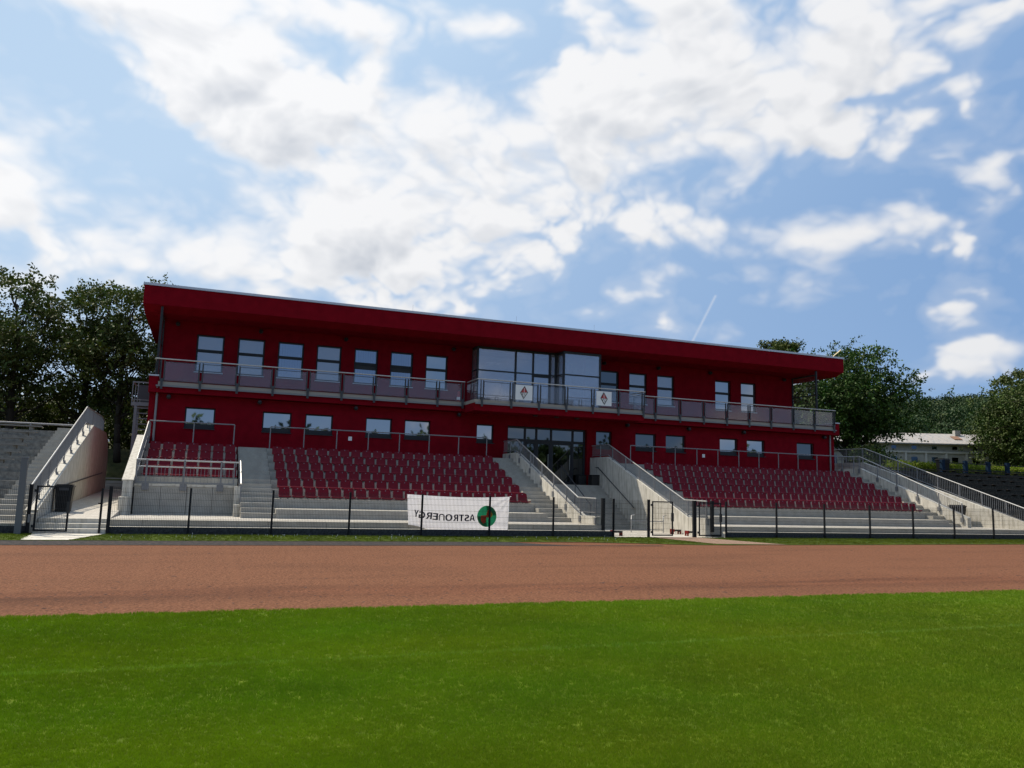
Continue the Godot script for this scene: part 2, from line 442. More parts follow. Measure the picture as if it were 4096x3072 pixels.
func ground() -> void:
	var wide := noise(41, 0.16, 3)
	var streak := noise(42, 0.5, 4)
	# the land behind, one sheet to the horizon: level at the pitch, a bank behind the side stands, the wooded hill far right
	var g := B()
	var xs := [-900, -300, -120, -60, -40, -25, -16, -8.5, -7.2, -4.0, 0, 12, 24, 36, 39.5, 41, 47, 55, 66, 80, 100, 130, 170, 220, 280, 340, 420, 520, 700, 1100]
	var zs := [-900, -520, -420, -340, -280, -230, -190, -150, -120, -95, -75, -58, -45, -36, -29, -24, -20.5, -18, -12.6, -12, -6, 0, 5, 16, 40, 70, 105, 160, 300, 900]
	var hgt := func(x: float, z: float) -> float:
		var y := -0.03
		if z < -12.3:
			y = 3.55 if (x < -8.0 or x > 40.5) else (0.3 if z > -19.0 else 2.0)
			if z < -22.0: y = 3.4
		y += 30.0 * smoothstep(130.0, 320.0, x * 0.82 - z * 0.57) * smoothstep(700.0, 250.0, x)
		return y
	for i in xs.size() - 1:
		for k in zs.size() - 1:
			var p := []
			for e in [[0, 1], [1, 1], [1, 0], [0, 0]]:
				var x: float = xs[i + e[0]]
				var z: float = zs[k + e[1]]
				p.append(Vector3(x, hgt.call(x, z), z))
			g.quad(p[0], p[1], p[2], p[3])
	struct("ground", g, M["soil"])
	sheet("pitch", -70, 90, 16.16, 84, 0.0, M["turf"], 80, 60, func(p: Vector3) -> Color:
		var k := 0.92 + 0.2 * wide.get_noise_2d(p.x * 0.8, p.z * 1.2) + 0.1 * wide.get_noise_2d(p.x * 5.0, p.z * 6.0)
		return Color(k * 1.02, k, k))
	sheet("running_track", -70, 90, 2.2, 16.17, -0.012, M["cinder"], 200, 48, func(p: Vector3) -> Color:
		var k := 1.0 + 0.22 * wide.get_noise_2d(p.x * 0.7, p.z * 3.0) + 0.12 * streak.get_noise_2d(p.x * 0.6, p.z * 3.0)
		var worn := exp(-pow((p.z - 14.3 - 0.5 * wide.get_noise_2d(p.x * 0.5, 3.0)) / 0.75, 2.0))
		k -= worn * (0.2 + 0.4 * streak.get_noise_2d(p.x * 0.35, p.z * 4.0))
		k += 0.1 * exp(-pow((p.z - 13.1) / 0.4, 2.0)) * clampf(0.4 + 1.5 * wide.get_noise_2d(p.x * 0.4, 9.0), 0.0, 1.0)
		return Color(k, k * (1.0 - 0.06 * worn), k * (1.0 - 0.08 * worn)))
	var edge := func(called: String, z0: Callable, z1: Callable, x0: float, x1: float, y: float, mat: Material, step: float) -> void:
		var m := B()
		var x := x0
		while x < x1 - 0.01:
			var w := minf(x + step, x1)
			m.quad(Vector3(x, y, z1.call(x)), Vector3(w, y, z1.call(w)), Vector3(w, y, z0.call(w)), Vector3(x, y, z0.call(x)))
			for j in 6: m.c.append(Color.WHITE * (0.5 + 0.25 * wide.get_noise_2d(x * 5.0, y * 900.0)))
			x = w
		struct(called, m, mat)
	edge.call("kerb_strip", func(x: float) -> float: return 2.6, func(x: float) -> float: return (4.42 if x < 6.0 else lerpf(4.42, 4.3, (x - 6.0) / 8.0)) + 0.05 * wide.get_noise_2d(x * 4.0, 1.0), -70, 9.0, -0.004, M["asphalt"], 0.4)
	edge.call("kerb_strip", func(x: float) -> float: return lerpf(2.6, 4.28, smoothstep(9.0, 11.5, x)) + 0.1 * wide.get_noise_2d(x * 6.0, 4.0), func(x: float) -> float: return lerpf(4.4, 4.36, (x - 9.0) / 5.0) + lerpf(0.0, 0.12, (x - 9.0) / 5.5), 9.0, 14.6, -0.004, M["asphalt"], 0.3)
	edge.call("grass_verge", func(_x: float) -> float: return 0.03, func(x: float) -> float: return track_edge(x) + 0.1 * wide.get_noise_2d(x * 7.0, 7.0), -70, 90, 0.004, M["turf"], 0.3)
	# paved ways through the verge
	var pv := B()
	pv.quad(Vector3(-4.1, 0.012, 2.75), Vector3(-2.95, 0.012, 2.75), Vector3(-2.35, 0.012, 0.0), Vector3(-4.25, 0.012, 0.0))
	var way := struct("path", pv, M["pale_concrete"])
	for z in [0.9, 1.8]:
		part("joint", B().cbox(Vector3(-3.3, 0.013, z), Vector3(1.4, 0.006, 0.012)), M["old_concrete"], way)
	pv = B()
	pv.quad(Vector3(17.2, 0.012, 3.6), Vector3(20.0, 0.012, 3.95), Vector3(18.8, 0.012, 0.0), Vector3(16.7, 0.012, 0.0))
	struct("path", pv, M["dusty_paving"])
	struct("forecourt", B().box(Vector3(14.86, -0.2, -6.0), Vector3(20.28, 0.008, 0.02)), M["paving"])
	struct("walkway", B().box(Vector3(-4.28, 0.0, -12.6), Vector3(14.84, 0.424, -0.75)), M["paving"])
	struct("walkway", B().box(Vector3(19.6, 0.0, -5.0), Vector3(38.6, 0.424, -0.75)), M["paving"])
	struct("walkway", B().box(Vector3(36.8, 0.0, -12.0), Vector3(38.6, 0.426, -4.9)), M["paving"])
	# the ramp between the left stand's end wall and the clubhouse
	var rp := B()
	rp.prism(PackedVector2Array([Vector2(-1.0, 0.2), Vector2(-1.0, 0.428), Vector2(-7.3, 0.76), Vector2(-18.7, 1.13), Vector2(-18.7, 0.2)]), Vector3(-4.28, 0, 0), Vector3(0, 0, 1), Vector3.UP, Vector3(1.95, 0, 0))
	struct("ramp", rp, M["paving"])
	var fl := thing("stair_flight", "distant grey steps at the far end of the ramp, under the trees", "steps", Vector3(-3.3, 1.1, -19))
	for k in 6:
		part("step", B().box(Vector3(-4.6, 0.6, -20.5 - k * 0.34), Vector3(-0.5, 1.28 + k * 0.15, -19.0 - k * 0.34)), M["concrete"], fl)
	# ledge and kerb blocks behind the fence
	for r in [[-22.0, -4.55, 0.3], [-2.3, 14.84, 0.226], [20.28, 48.0, 0.226]]:
		struct("ledge", B().box(Vector3(r[0], -0.1, -0.36), Vector3(r[1], r[2], -0.045)), M["pale_concrete"])
	for r in [[-2.3, 14.84], [19.84, 48.0]]:
		var o := thing("kerb_row", "row of pale concrete edge blocks behind the fence, %s" % ("below the left and middle seats" if r[0] < 0 else "below the right-hand seats"), "kerb", Vector3(r[0], 0, -0.5))
		var x: float = r[0]
		while x < r[1] - 0.05:
			var w: float = minf(x + 0.95, r[1])
			part("edge_block", B().box(Vector3(x + 0.005, 0.1, -0.75), Vector3(w - 0.005, 0.43 - 0.003 * rng.randf(), -0.35 - 0.004 * rng.randf())), M["concrete"], o)
			x = w

# ---------- concrete tiers
const RISE := 0.348
const RUN := 0.9

func tier_block(o: Node3D, x0: float, x1: float, first: int) -> void:
	# a long step per row of seats; row k's seats stand on the front edge of step k
	for k in range(first, 8):
		var z := -4.0 - RUN * (k - 1) + (0.5 if k == 0 else 0.0)
		var y := 1.11 + RISE * (k - 1)
		var n := maxi(1, int(round((x1 - x0) / 3.4)))
		for j in n:
			part("step", B().box(Vector3(lerpf(x0, x1, j / float(n)) + (0.004 if j else 0.0), y - RISE - 0.1, z - (RUN + 0.25 if k < 7 else 1.58) - (0.5 if k == 0 else 0.0)), Vector3(lerpf(x0, x1, (j + 1) / float(n)), y, z)), M["concrete"], o)

func stairs(o: Node3D, x0: float, x1: float, start := 0) -> void:
	for j in range(start, 16):
		part("step", B().box(Vector3(x0, 0.35 + 0.174 * j - 0.05, -2.65 - 0.45 * j - 0.7), Vector3(x1, 0.43 + 0.174 * (j + 1), -2.65 - 0.45 * j)), M["concrete"], o)

func tiers() -> void:
	var o := thing("seating_terrace", "short concrete terrace at the left end with a blank front wall, four rows of seats", "terrace", Vector3(-0.2, 0.43, -5))
	tier_block(o, -2.0, 1.6, 3)
	for j in 4:
		var x := -2.0 + 0.9 * j
		part("front_panel", B().box(Vector3(x + 0.008, 0.4, -5.95), Vector3(x + 0.892, 1.46, -4.9)), M["concrete"], o)
	part("coping", B().box(Vector3(-2.0, 1.46, -5.9), Vector3(1.6, 1.53, -4.87)), M["pale_concrete"], o)
	part("cheek", B().box(Vector3(1.46, 0.4, -4.89), Vector3(1.66, 1.53, -4.45)), M["pale_concrete"], o)
	part("cheek", B().box(Vector3(1.46, 0.4, -4.45), Vector3(1.72, 0.86, -3.7)), M["pale_concrete"], o)
	o = thing("seating_terrace", "wide concrete terrace of six seat rows between the left stairs and the entrance stairs", "terrace", Vector3(8, 0.43, -4))
	tier_block(o, 2.86, 13.5, 0)
	o = thing("seating_terrace", "widest concrete terrace of six seat rows, right of the entrance", "terrace", Vector3(28, 0.43, -4))
	tier_block(o, 21.55, 35.6, 0)
	var f := thing("stair_flight", "concrete aisle stairs between the short left terrace and the middle seats", "stairs", Vector3(2.2, 0.43, -4))
	stairs(f, 1.67, 2.85)
	f = thing("stair_flight", "concrete aisle stairs right of the middle seats, against the entrance's left parapet", "stairs", Vector3(14, 0.43, -4))
	stairs(f, 13.51, 14.57)
	f = thing("stair_flight", "concrete aisle stairs left of the right-hand seats, behind the entrance's right parapet", "stairs", Vector3(20.6, 0.43, -4))
	stairs(f, 19.83, 21.54)
	f = thing("stair_flight", "narrow concrete aisle stairs at the far right end of the seats", "stairs", Vector3(36, 0.43, -4))
	stairs(f, 35.61, 36.4)
	# the entrance stairs, sunk between two parapets
	f = thing("stair_flight", "broad concrete entrance stairs leading up to the dark glass doors", "stairs", Vector3(17.2, 0, -7.5))
	for j in 13:
		part("step", B().box(Vector3(14.83, -0.1, -6.3 - 0.27 * j - 0.6), Vector3(19.56, 0.156 * (j + 1), -6.3 - 0.27 * j)), M["concrete"], f)
	part("landing", B().box(Vector3(14.83, 0.0, -11.6), Vector3(19.56, 2.03, -10.0)), M["concrete"], f)

# ---------- clubhouse
const ZE := -10.62     # outer edge of roof and balcony
const ZW := -11.0      # ground-floor wall
const ZU := -12.9      # upper wall

func wall_with_holes(x0: float, x1: float, y0: float, y1: float, z0: float, z1: float, holes: Array) -> Mb:   # holes: [x0, x1, y0, y1], from left to right, not overlapping
	var m := B()
	var x := x0
	for h in holes:
		m.box(Vector3(x, y0, z0), Vector3(h[0], y1, z1))
		if h[2] > y0: m.box(Vector3(h[0], y0, z0), Vector3(h[1], h[2], z1))
		if h[3] < y1: m.box(Vector3(h[0], h[3], z0), Vector3(h[1], y1, z1))
		x = h[1]
	m.box(Vector3(x, y0, z0), Vector3(x1, y1, z1))
	return m

func frame(x0: float, x1: float, y0: float, y1: float, z: float, w: float, d: float) -> Mb:
	var m := B()
	m.box(Vector3(x0, y0, z - d), Vector3(x0 + w, y1, z)); m.box(Vector3(x1 - w, y0, z - d), Vector3(x1, y1, z))
	m.box(Vector3(x0 + w, y0, z - d), Vector3(x1 - w, y0 + w, z)); m.box(Vector3(x0 + w, y1 - w, z - d), Vector3(x1 - w, y1, z))
	return m

func clubhouse() -> void:
	var h := thing("clubhouse", "long two-storey red rendered clubhouse with a deep flat roof and a glazed balcony front", "building", Vector3(17, 0, -15))
	var up := [[-0.42, 0.83], [1.45, 2.71], [3.33, 4.58], [5.2, 6.44], [7.09, 8.31], [8.96, 10.16], [10.84, 12.05], [21.12, 22.33], [23.02, 24.19], [24.9, 26.06], [28.95, 30.08], [30.83, 31.95]]
	var low := [[-0.64, 0.64], [2.7, 4.0], [4.63, 5.92], [7.49, 8.78], [9.41, 10.73], [13.15, 14.08], [19.95, 20.9], [22.37, 23.67], [24.3, 25.58], [27.89, 29.14], [29.77, 31.06], [33.38, 34.68]]
	var holes := []
	for w in low: holes.append([w[0], w[1], 4.03, 4.97])
	holes.insert(6, [14.84, 19.4, 2.03, 4.98])
	part("lower_wall", wall_with_holes(-2.15, 36.2, 0.3, 5.5, ZW - 0.3, ZW, holes), M["red_render"], h)
	part("lower_wall", B().box(Vector3(-2.15, 0.3, -20.0), Vector3(-1.85, 5.5, ZW - 0.301)).box(Vector3(35.9, 0.3, -20.0), Vector3(36.2, 5.5, ZW - 0.301)).box(Vector3(-1.85, 0.3, -20.0), Vector3(35.9, 5.5, -19.7)), M["red_render"], h)
	part("inner_wall", B().box(Vector3(-1.84, 0.3, -12.2), Vector3(14.0, 5.45, -12.0)).box(Vector3(20.2, 0.3, -12.2), Vector3(35.89, 5.45, -12.0)), M["room_grey"], h)
	holes = []
	for w in up: holes.append([w[0], w[1], 6.83, 8.64])
	holes.insert(7, [13.4, 20.2, 6.02, 9.18])
	part("upper_wall", wall_with_holes(-1.9, 34.75, 5.8, 9.215, ZU - 0.3, ZU, holes), M["red_render"], h)
	part("upper_wall", B().box(Vector3(-1.9, 5.8, -20.0), Vector3(-1.6, 9.215, ZU - 0.301)).box(Vector3(34.45, 5.8, -20.0), Vector3(34.75, 9.215, ZU - 0.301)).box(Vector3(-1.6, 5.8, -20.0), Vector3(34.45, 9.215, -19.7)), M["red_render"], h)
	# roof
	var roof := part("roof", B().box(Vector3(-2.71, 9.42, -20.6), Vector3(36.75, 10.26, ZE)).prism(PackedVector2Array([Vector2(ZE - 0.03, 9.419), Vector2(-11.3, 9.21), Vector2(-20.5, 9.21), Vector2(-20.5, 9.419)]), Vector3(-2.69, 0, 0), Vector3(0, 0, 1), Vector3.UP, Vector3(39.42, 0, 0)), M["red_render"], h)
	part("coping", B().box(Vector3(-2.75, 10.262, ZE - 0.35), Vector3(36.79, 10.37, ZE + 0.04)).box(Vector3(-2.75, 10.262, -20.64), Vector3(-2.4, 10.37, ZE - 0.351)).box(Vector3(36.44, 10.262, -20.64), Vector3(36.79, 10.37, ZE - 0.351)), M["flashing"], roof)
	for x in [-1.6, 10.4, 16.5, 21.5]:
		part("lightning_rod", B().tube(Vector3(x, 10.3, -14.5), Vector3(x - (0.5 if x < 0 else 0.0), 11.6, -14.5), 0.005, 4), M["galvanised"], roof)
	# floor slab with the balcony and its centre bay
	var bal := part("balcony_slab", B().box(Vector3(-2.19, 5.52, -19.0), Vector3(36.28, 5.84, ZE)).box(Vector3(12.34, 5.46, ZE + 0.001), Vector3(21.75, 5.838, -9.05)), M["red_render"], h)
	part("deck_edge", B().box(Vector3(-1.82, 5.842, -13.0), Vector3(12.33, 6.0, ZE + 0.03)).box(Vector3(12.34, 5.842, -13.0), Vector3(21.75, 6.0, -9.02)).box(Vector3(21.76, 5.842, -13.0), Vector3(35.95, 6.0, ZE + 0.03)), M["balcony_edge"], bal)
	part("gutter", B().box(Vector3(-1.9, 5.77, ZE + 0.031), Vector3(12.2, 5.83, ZE + 0.1)).box(Vector3(12.36, 5.77, -9.019), Vector3(21.73, 5.83, -8.95)).box(Vector3(21.95, 5.77, ZE + 0.031), Vector3(36.0, 5.83, ZE + 0.1)), M["galvanised"], bal)
	for r in [[-2.2, -1.83], [35.96, 36.29]]:
		part("parapet", B().box(Vector3(r[0], 5.842, -13.2), Vector3(r[1], 6.22, ZE - 0.01)), M["red_render"], bal)
		part("coping", B().box(Vector3(r[0] - 0.03, 6.222, -13.2), Vector3(r[1] + 0.03, 6.29, ZE + 0.03)), M["flashing"], bal)
	# windows
	var look := ["blind_glass", "blind_glass", "slat_glass", "blind_glass", "slat_glass", "slat_glass", "coated_glass", "dark_glass", "blind_glass", "blind_glass", "coated_glass", "coated_glass"]
	for k in up.size():
		var w: Array = up[k]
		var f := frame(w[0] + 0.004, w[1] - 0.004, 6.834, 8.636, ZU - 0.12, 0.075, 0.08)
		f.box(Vector3(w[0] + 0.08, 7.8, ZU - 0.2), Vector3(w[1] - 0.08, 7.94, ZU - 0.11))
		var o := part("window", f, M["frame_grey"], h)
		part("pane", B().box(Vector3(w[0] + 0.06, 7.93, ZU - 0.17), Vector3(w[1] - 0.06, 8.57, ZU - 0.15)), M[look[k]], o)
		part("pane", B().box(Vector3(w[0] + 0.06, 6.9, ZU - 0.172), Vector3(w[1] - 0.06, 7.81, ZU - 0.152)), M[look[k]], o)
		part("sill", B().box(Vector3(w[0] - 0.03, 6.795, ZU - 0.1), Vector3(w[1] + 0.03, 6.829, ZU + 0.06)), M["flashing"], o)
		if k in [2, 4, 5]:
			var bl := B()
			for i in 9: bl.box(Vector3(w[0] + 0.1 + i * 0.125, 6.95, ZU - 0.149), Vector3(w[0] + 0.104 + i * 0.125, 8.55, ZU - 0.146))
			if k > 2: part("dark_gap", B().box(Vector3(w[0] + 0.08, 7.58, ZU - 0.1515), Vector3(w[1] - 0.08, 7.8, ZU - 0.15)), M["lamp_black"], o)
			tag(part("blind_slats", bl, M["frame_grey"], o), "", "", "", "stuff")
	for k in low.size():
		var w: Array = low[k]
		var o := part("window", frame(w[0] + 0.004, w[1] - 0.004, 4.034, 4.966, ZW - 0.13, 0.06, 0.08), M["frame_grey"], h)
		part("pane", B().box(Vector3(w[0] + 0.05, 4.22, ZW - 0.18), Vector3(w[1] - 0.05, 4.92, ZW - 0.16)), M["coated_glass" if k in [0, 1, 2, 3, 4, 5, 9, 10] else "dark_glass"], o)
		part("base_rail", B().box(Vector3(w[0] + 0.05, 4.08, ZW - 0.2), Vector3(w[1] - 0.05, 4.225, ZW - 0.128)), M["frame_grey"], o)
		part("sill", B().box(Vector3(w[0] - 0.02, 3.99, ZW - 0.12), Vector3(w[1] + 0.02, 4.03, ZW + 0.05)), M["frame_grey"], o)
	# little things standing on two of the ground-floor sills, seen as pale specks through the panes
	# entrance
	var e := part("entrance_front", frame(14.85, 19.39, 2.04, 4.97, ZW - 0.2, 0.09, 0.12), M["frame_grey"], h)
	var xs := [14.9, 15.9, 16.55, 17.4, 18.66, 19.34]
	for i in 5:
		part("pane", B().box(Vector3(xs[i] + 0.02, 4.32, ZW - 0.27), Vector3(xs[i + 1] - 0.02, 4.9, ZW - 0.25)), M["dark_glass"], e)
		if i in [1, 2, 3]:
			var d := part("door", frame(xs[i] + 0.03, xs[i + 1] - 0.03, 2.1, 4.2, ZW - 0.22, 0.09, 0.07), M["frame_grey"], h)
			part("pane", B().box(Vector3(xs[i] + 0.1, 2.15, ZW - 0.272), Vector3(xs[i + 1] - 0.1, 4.15, ZW - 0.252)), M["dark_glass"], d)
			part("handle", B().tube(Vector3(xs[i + 1] - 0.18, 2.8, ZW - 0.17), Vector3(xs[i + 1] - 0.18, 3.6, ZW - 0.17), 0.015), M["bright_steel"], d)
		else:
			part("pane", B().box(Vector3(xs[i] + 0.02, 2.1, ZW - 0.27), Vector3(xs[i + 1] - 0.02, 4.22, ZW - 0.25)), M["dark_glass"], e)
		if i: part("mullion", B().box(Vector3(xs[i] - 0.05, 2.1, ZW - 0.3), Vector3(xs[i] + 0.05, 4.9, ZW - 0.2)), M["frame_grey"], e)
	part("transom", B().box(Vector3(14.95, 4.2, ZW - 0.3), Vector3(19.3, 4.34, ZW - 0.201)), M["frame_grey"], e)
	# two glazed bays on the balcony
	bay(h, 13.4, 18.01, -12.05, -13.0, [15.6, 16.62, 17.6], true)
	bay(h, 18.02, 20.3, -11.2, -12.89, [], false)
	# side screens at the balcony's ends
	for x in [-1.92, 34.73]:
		var s := part("wind_screen", B().box(Vector3(x - 0.05, 6.0, -10.82), Vector3(x + 0.05, 9.37, -10.72)).box(Vector3(x - 0.04, 6.0, ZU + 0.001), Vector3(x + 0.04, 9.16, ZU + 0.07)).box(Vector3(x - 0.04, 9.1, ZU + 0.07), Vector3(x + 0.04, 9.17, -10.82)).box(Vector3(x - 0.03, 7.88, ZU + 0.07), Vector3(x + 0.03, 7.94, -10.82)), M["frame_grey"], h)
		part("pane", B().box(Vector3(x - 0.008, 7.94, ZU + 0.07), Vector3(x + 0.008, 9.1, -10.82)), M["screen_glass"], s)
		part("pane", B().box(Vector3(x - 0.008, 6.1, ZU + 0.07), Vector3(x + 0.008, 7.88, -10.82)), M["screen_glass"], s)
	# lamps, downpipes, plates
	for x in [-1.35, 2.52, 6.95, 12.14, 21.78, 25.71, 29.45, 35.33]: lamp(h, Vector3(x, 5.36, ZW + 0.08))
	for x in [-1.3, 2.46, 6.6, 12.3, 21.3, 24.9, 28.5, 34.0]: lamp(h, Vector3(x, 9.02, ZU + 0.08))
	for x in [15.8, 16.98, 18.13]: part("ceiling_lamp", B().tube(Vector3(x, 5.4, -9.65), Vector3(x, 5.455, -9.65), 0.13, 10), M["lamp_black"], h)
	for x in [-1.84, 35.84]: part("downpipe", B().tube(Vector3(x, 3.2, ZW + 0.07), Vector3(x, 5.55, ZW + 0.07), 0.05, 8).tube(Vector3(x, 5.55, ZW + 0.07), Vector3(x, 5.78, ZE + 0.06), 0.05, 8), M["galvanised"], h)
	for x in [6.77, 26.77]: part("wall_plate", B().cbox(Vector3(x, 3.9, ZW + 0.012), Vector3(0.17, 0.19, 0.024)), M["white_paint"], h)

func lamp(h: Node3D, p: Vector3) -> void:
	var o := part("wall_lamp", B().tube(p, p + Vector3(0, 0, 0.14), 0.1, 10).tube(p + Vector3(0, 0, 0.14), p + Vector3(0, -0.05, 0.2), 0.1, 10, 0.05), M["lamp_black"], h)
	o.set_meta("label", "")
	o.remove_meta("label")

func bay(h: Node3D, x0: float, x1: float, zf: float, zb: float, mull: Array, door: bool) -> void:
	var fr := B()
	var t := 9.2
	fr.box(Vector3(x0, 6.0, zf - 0.1), Vector3(x0 + 0.1, t, zf)).box(Vector3(x1 - 0.1, 6.0, zf - 0.1), Vector3(x1, t, zf))
	fr.box(Vector3(x0 + 0.1, t - 0.12, zf - 0.1), Vector3(x1 - 0.1, t, zf)).box(Vector3(x0 + 0.1, 6.0, zf - 0.1), Vector3(x1 - 0.1, 6.14, zf))
	fr.box(Vector3(x0, 6.0, zb), Vector3(x0 + 0.07, t, zb + 0.07)).box(Vector3(x0, t - 0.12, zb + 0.07), Vector3(x0 + 0.07, t, zf - 0.1)).box(Vector3(x0, 6.0, zb + 0.07), Vector3(x0 + 0.07, 6.14, zf - 0.1)).box(Vector3(x0 + 0.01, 7.9, zb + 0.07), Vector3(x0 + 0.06, 7.97, zf - 0.1))
	var o := part("bay_window", fr, M["frame_grey"], h)
	var xs := [x0 + 0.1]
	for q in mull: xs.append(q)
	xs.append(x1 - 0.1)
	for i in xs.size() - 1:
		var wide := i == 2 and door
		part("pane", B().box(Vector3(xs[i], 7.97, zf - 0.06), Vector3(xs[i + 1], t - 0.12, zf - 0.04)), M["bay_glass"], o)
		part("pane", B().box(Vector3(xs[i] + 0.001, 6.14, zf - 0.061), Vector3(xs[i + 1], 7.9 - (0.12 if wide else 0.0), zf - 0.041)), M["bay_glass"], o)
		part("transom", B().box(Vector3(xs[i] + 0.002, 7.9 - (0.12 if wide else 0.0), zf - 0.09), Vector3(xs[i + 1], 7.97, zf - 0.01)), M["frame_grey"], o)
		if i: part("mullion", B().box(Vector3(xs[i] - 0.05, 6.14, zf - 0.102), Vector3(xs[i] + 0.05, t - 0.121, zf - 0.002)), M["frame_grey"], o)
	part("side_pane", B().box(Vector3(x0 + 0.02, 7.97, zb + 0.07), Vector3(x0 + 0.04, t - 0.12, zf - 0.1)), M["bay_glass"], o)
	part("side_pane", B().box(Vector3(x0 + 0.021, 6.14, zb + 0.07), Vector3(x0 + 0.041, 7.9, zf - 0.1)), M["bay_glass"], o)
	part("side_wall", B().box(Vector3(x1 - 0.09, 6.0, zb), Vector3(x1 - 0.02, t, zf - 0.11)), M["frame_grey"], o)
	part("room_wall", B().box(Vector3(x0, 6.0, -15.2), Vector3(x1, t, -15.0)), M["room_grey"], o)
	if door:
		part("room_floor", B().box(Vector3(x0 + 0.1, 5.99, -15.0), Vector3(x1, 6.01, zf - 0.11)), M["room_grey"], o)
		part("room_ceiling", B().box(Vector3(x0 + 0.1, t - 0.01, -15.0), Vector3(x1, t, zf - 0.11)), M["room_grey"], o)
		part("room_lamp", B().prism(PackedVector2Array([Vector2(14.1, 8.42), Vector2(14.2, 8.5), Vector2(15.02, 8.52), Vector2(15.12, 8.5), Vector2(14.85, 8.4)]), Vector3(0.05, 0.03, -12.9), Vector3.RIGHT, Vector3.UP, Vector3(0, 0, -0.25)), M["white_paint"], o)
		part("indoor_plant", B().tube(Vector3(15.1, 6.0, -12.7), Vector3(15.1, 6.5, -12.7), 0.16, 8).tube(Vector3(15.1, 6.5, -12.7), Vector3(15.13, 7.55, -12.7), 0.28, 9, 0.04), M["ink_dark_green"], o)

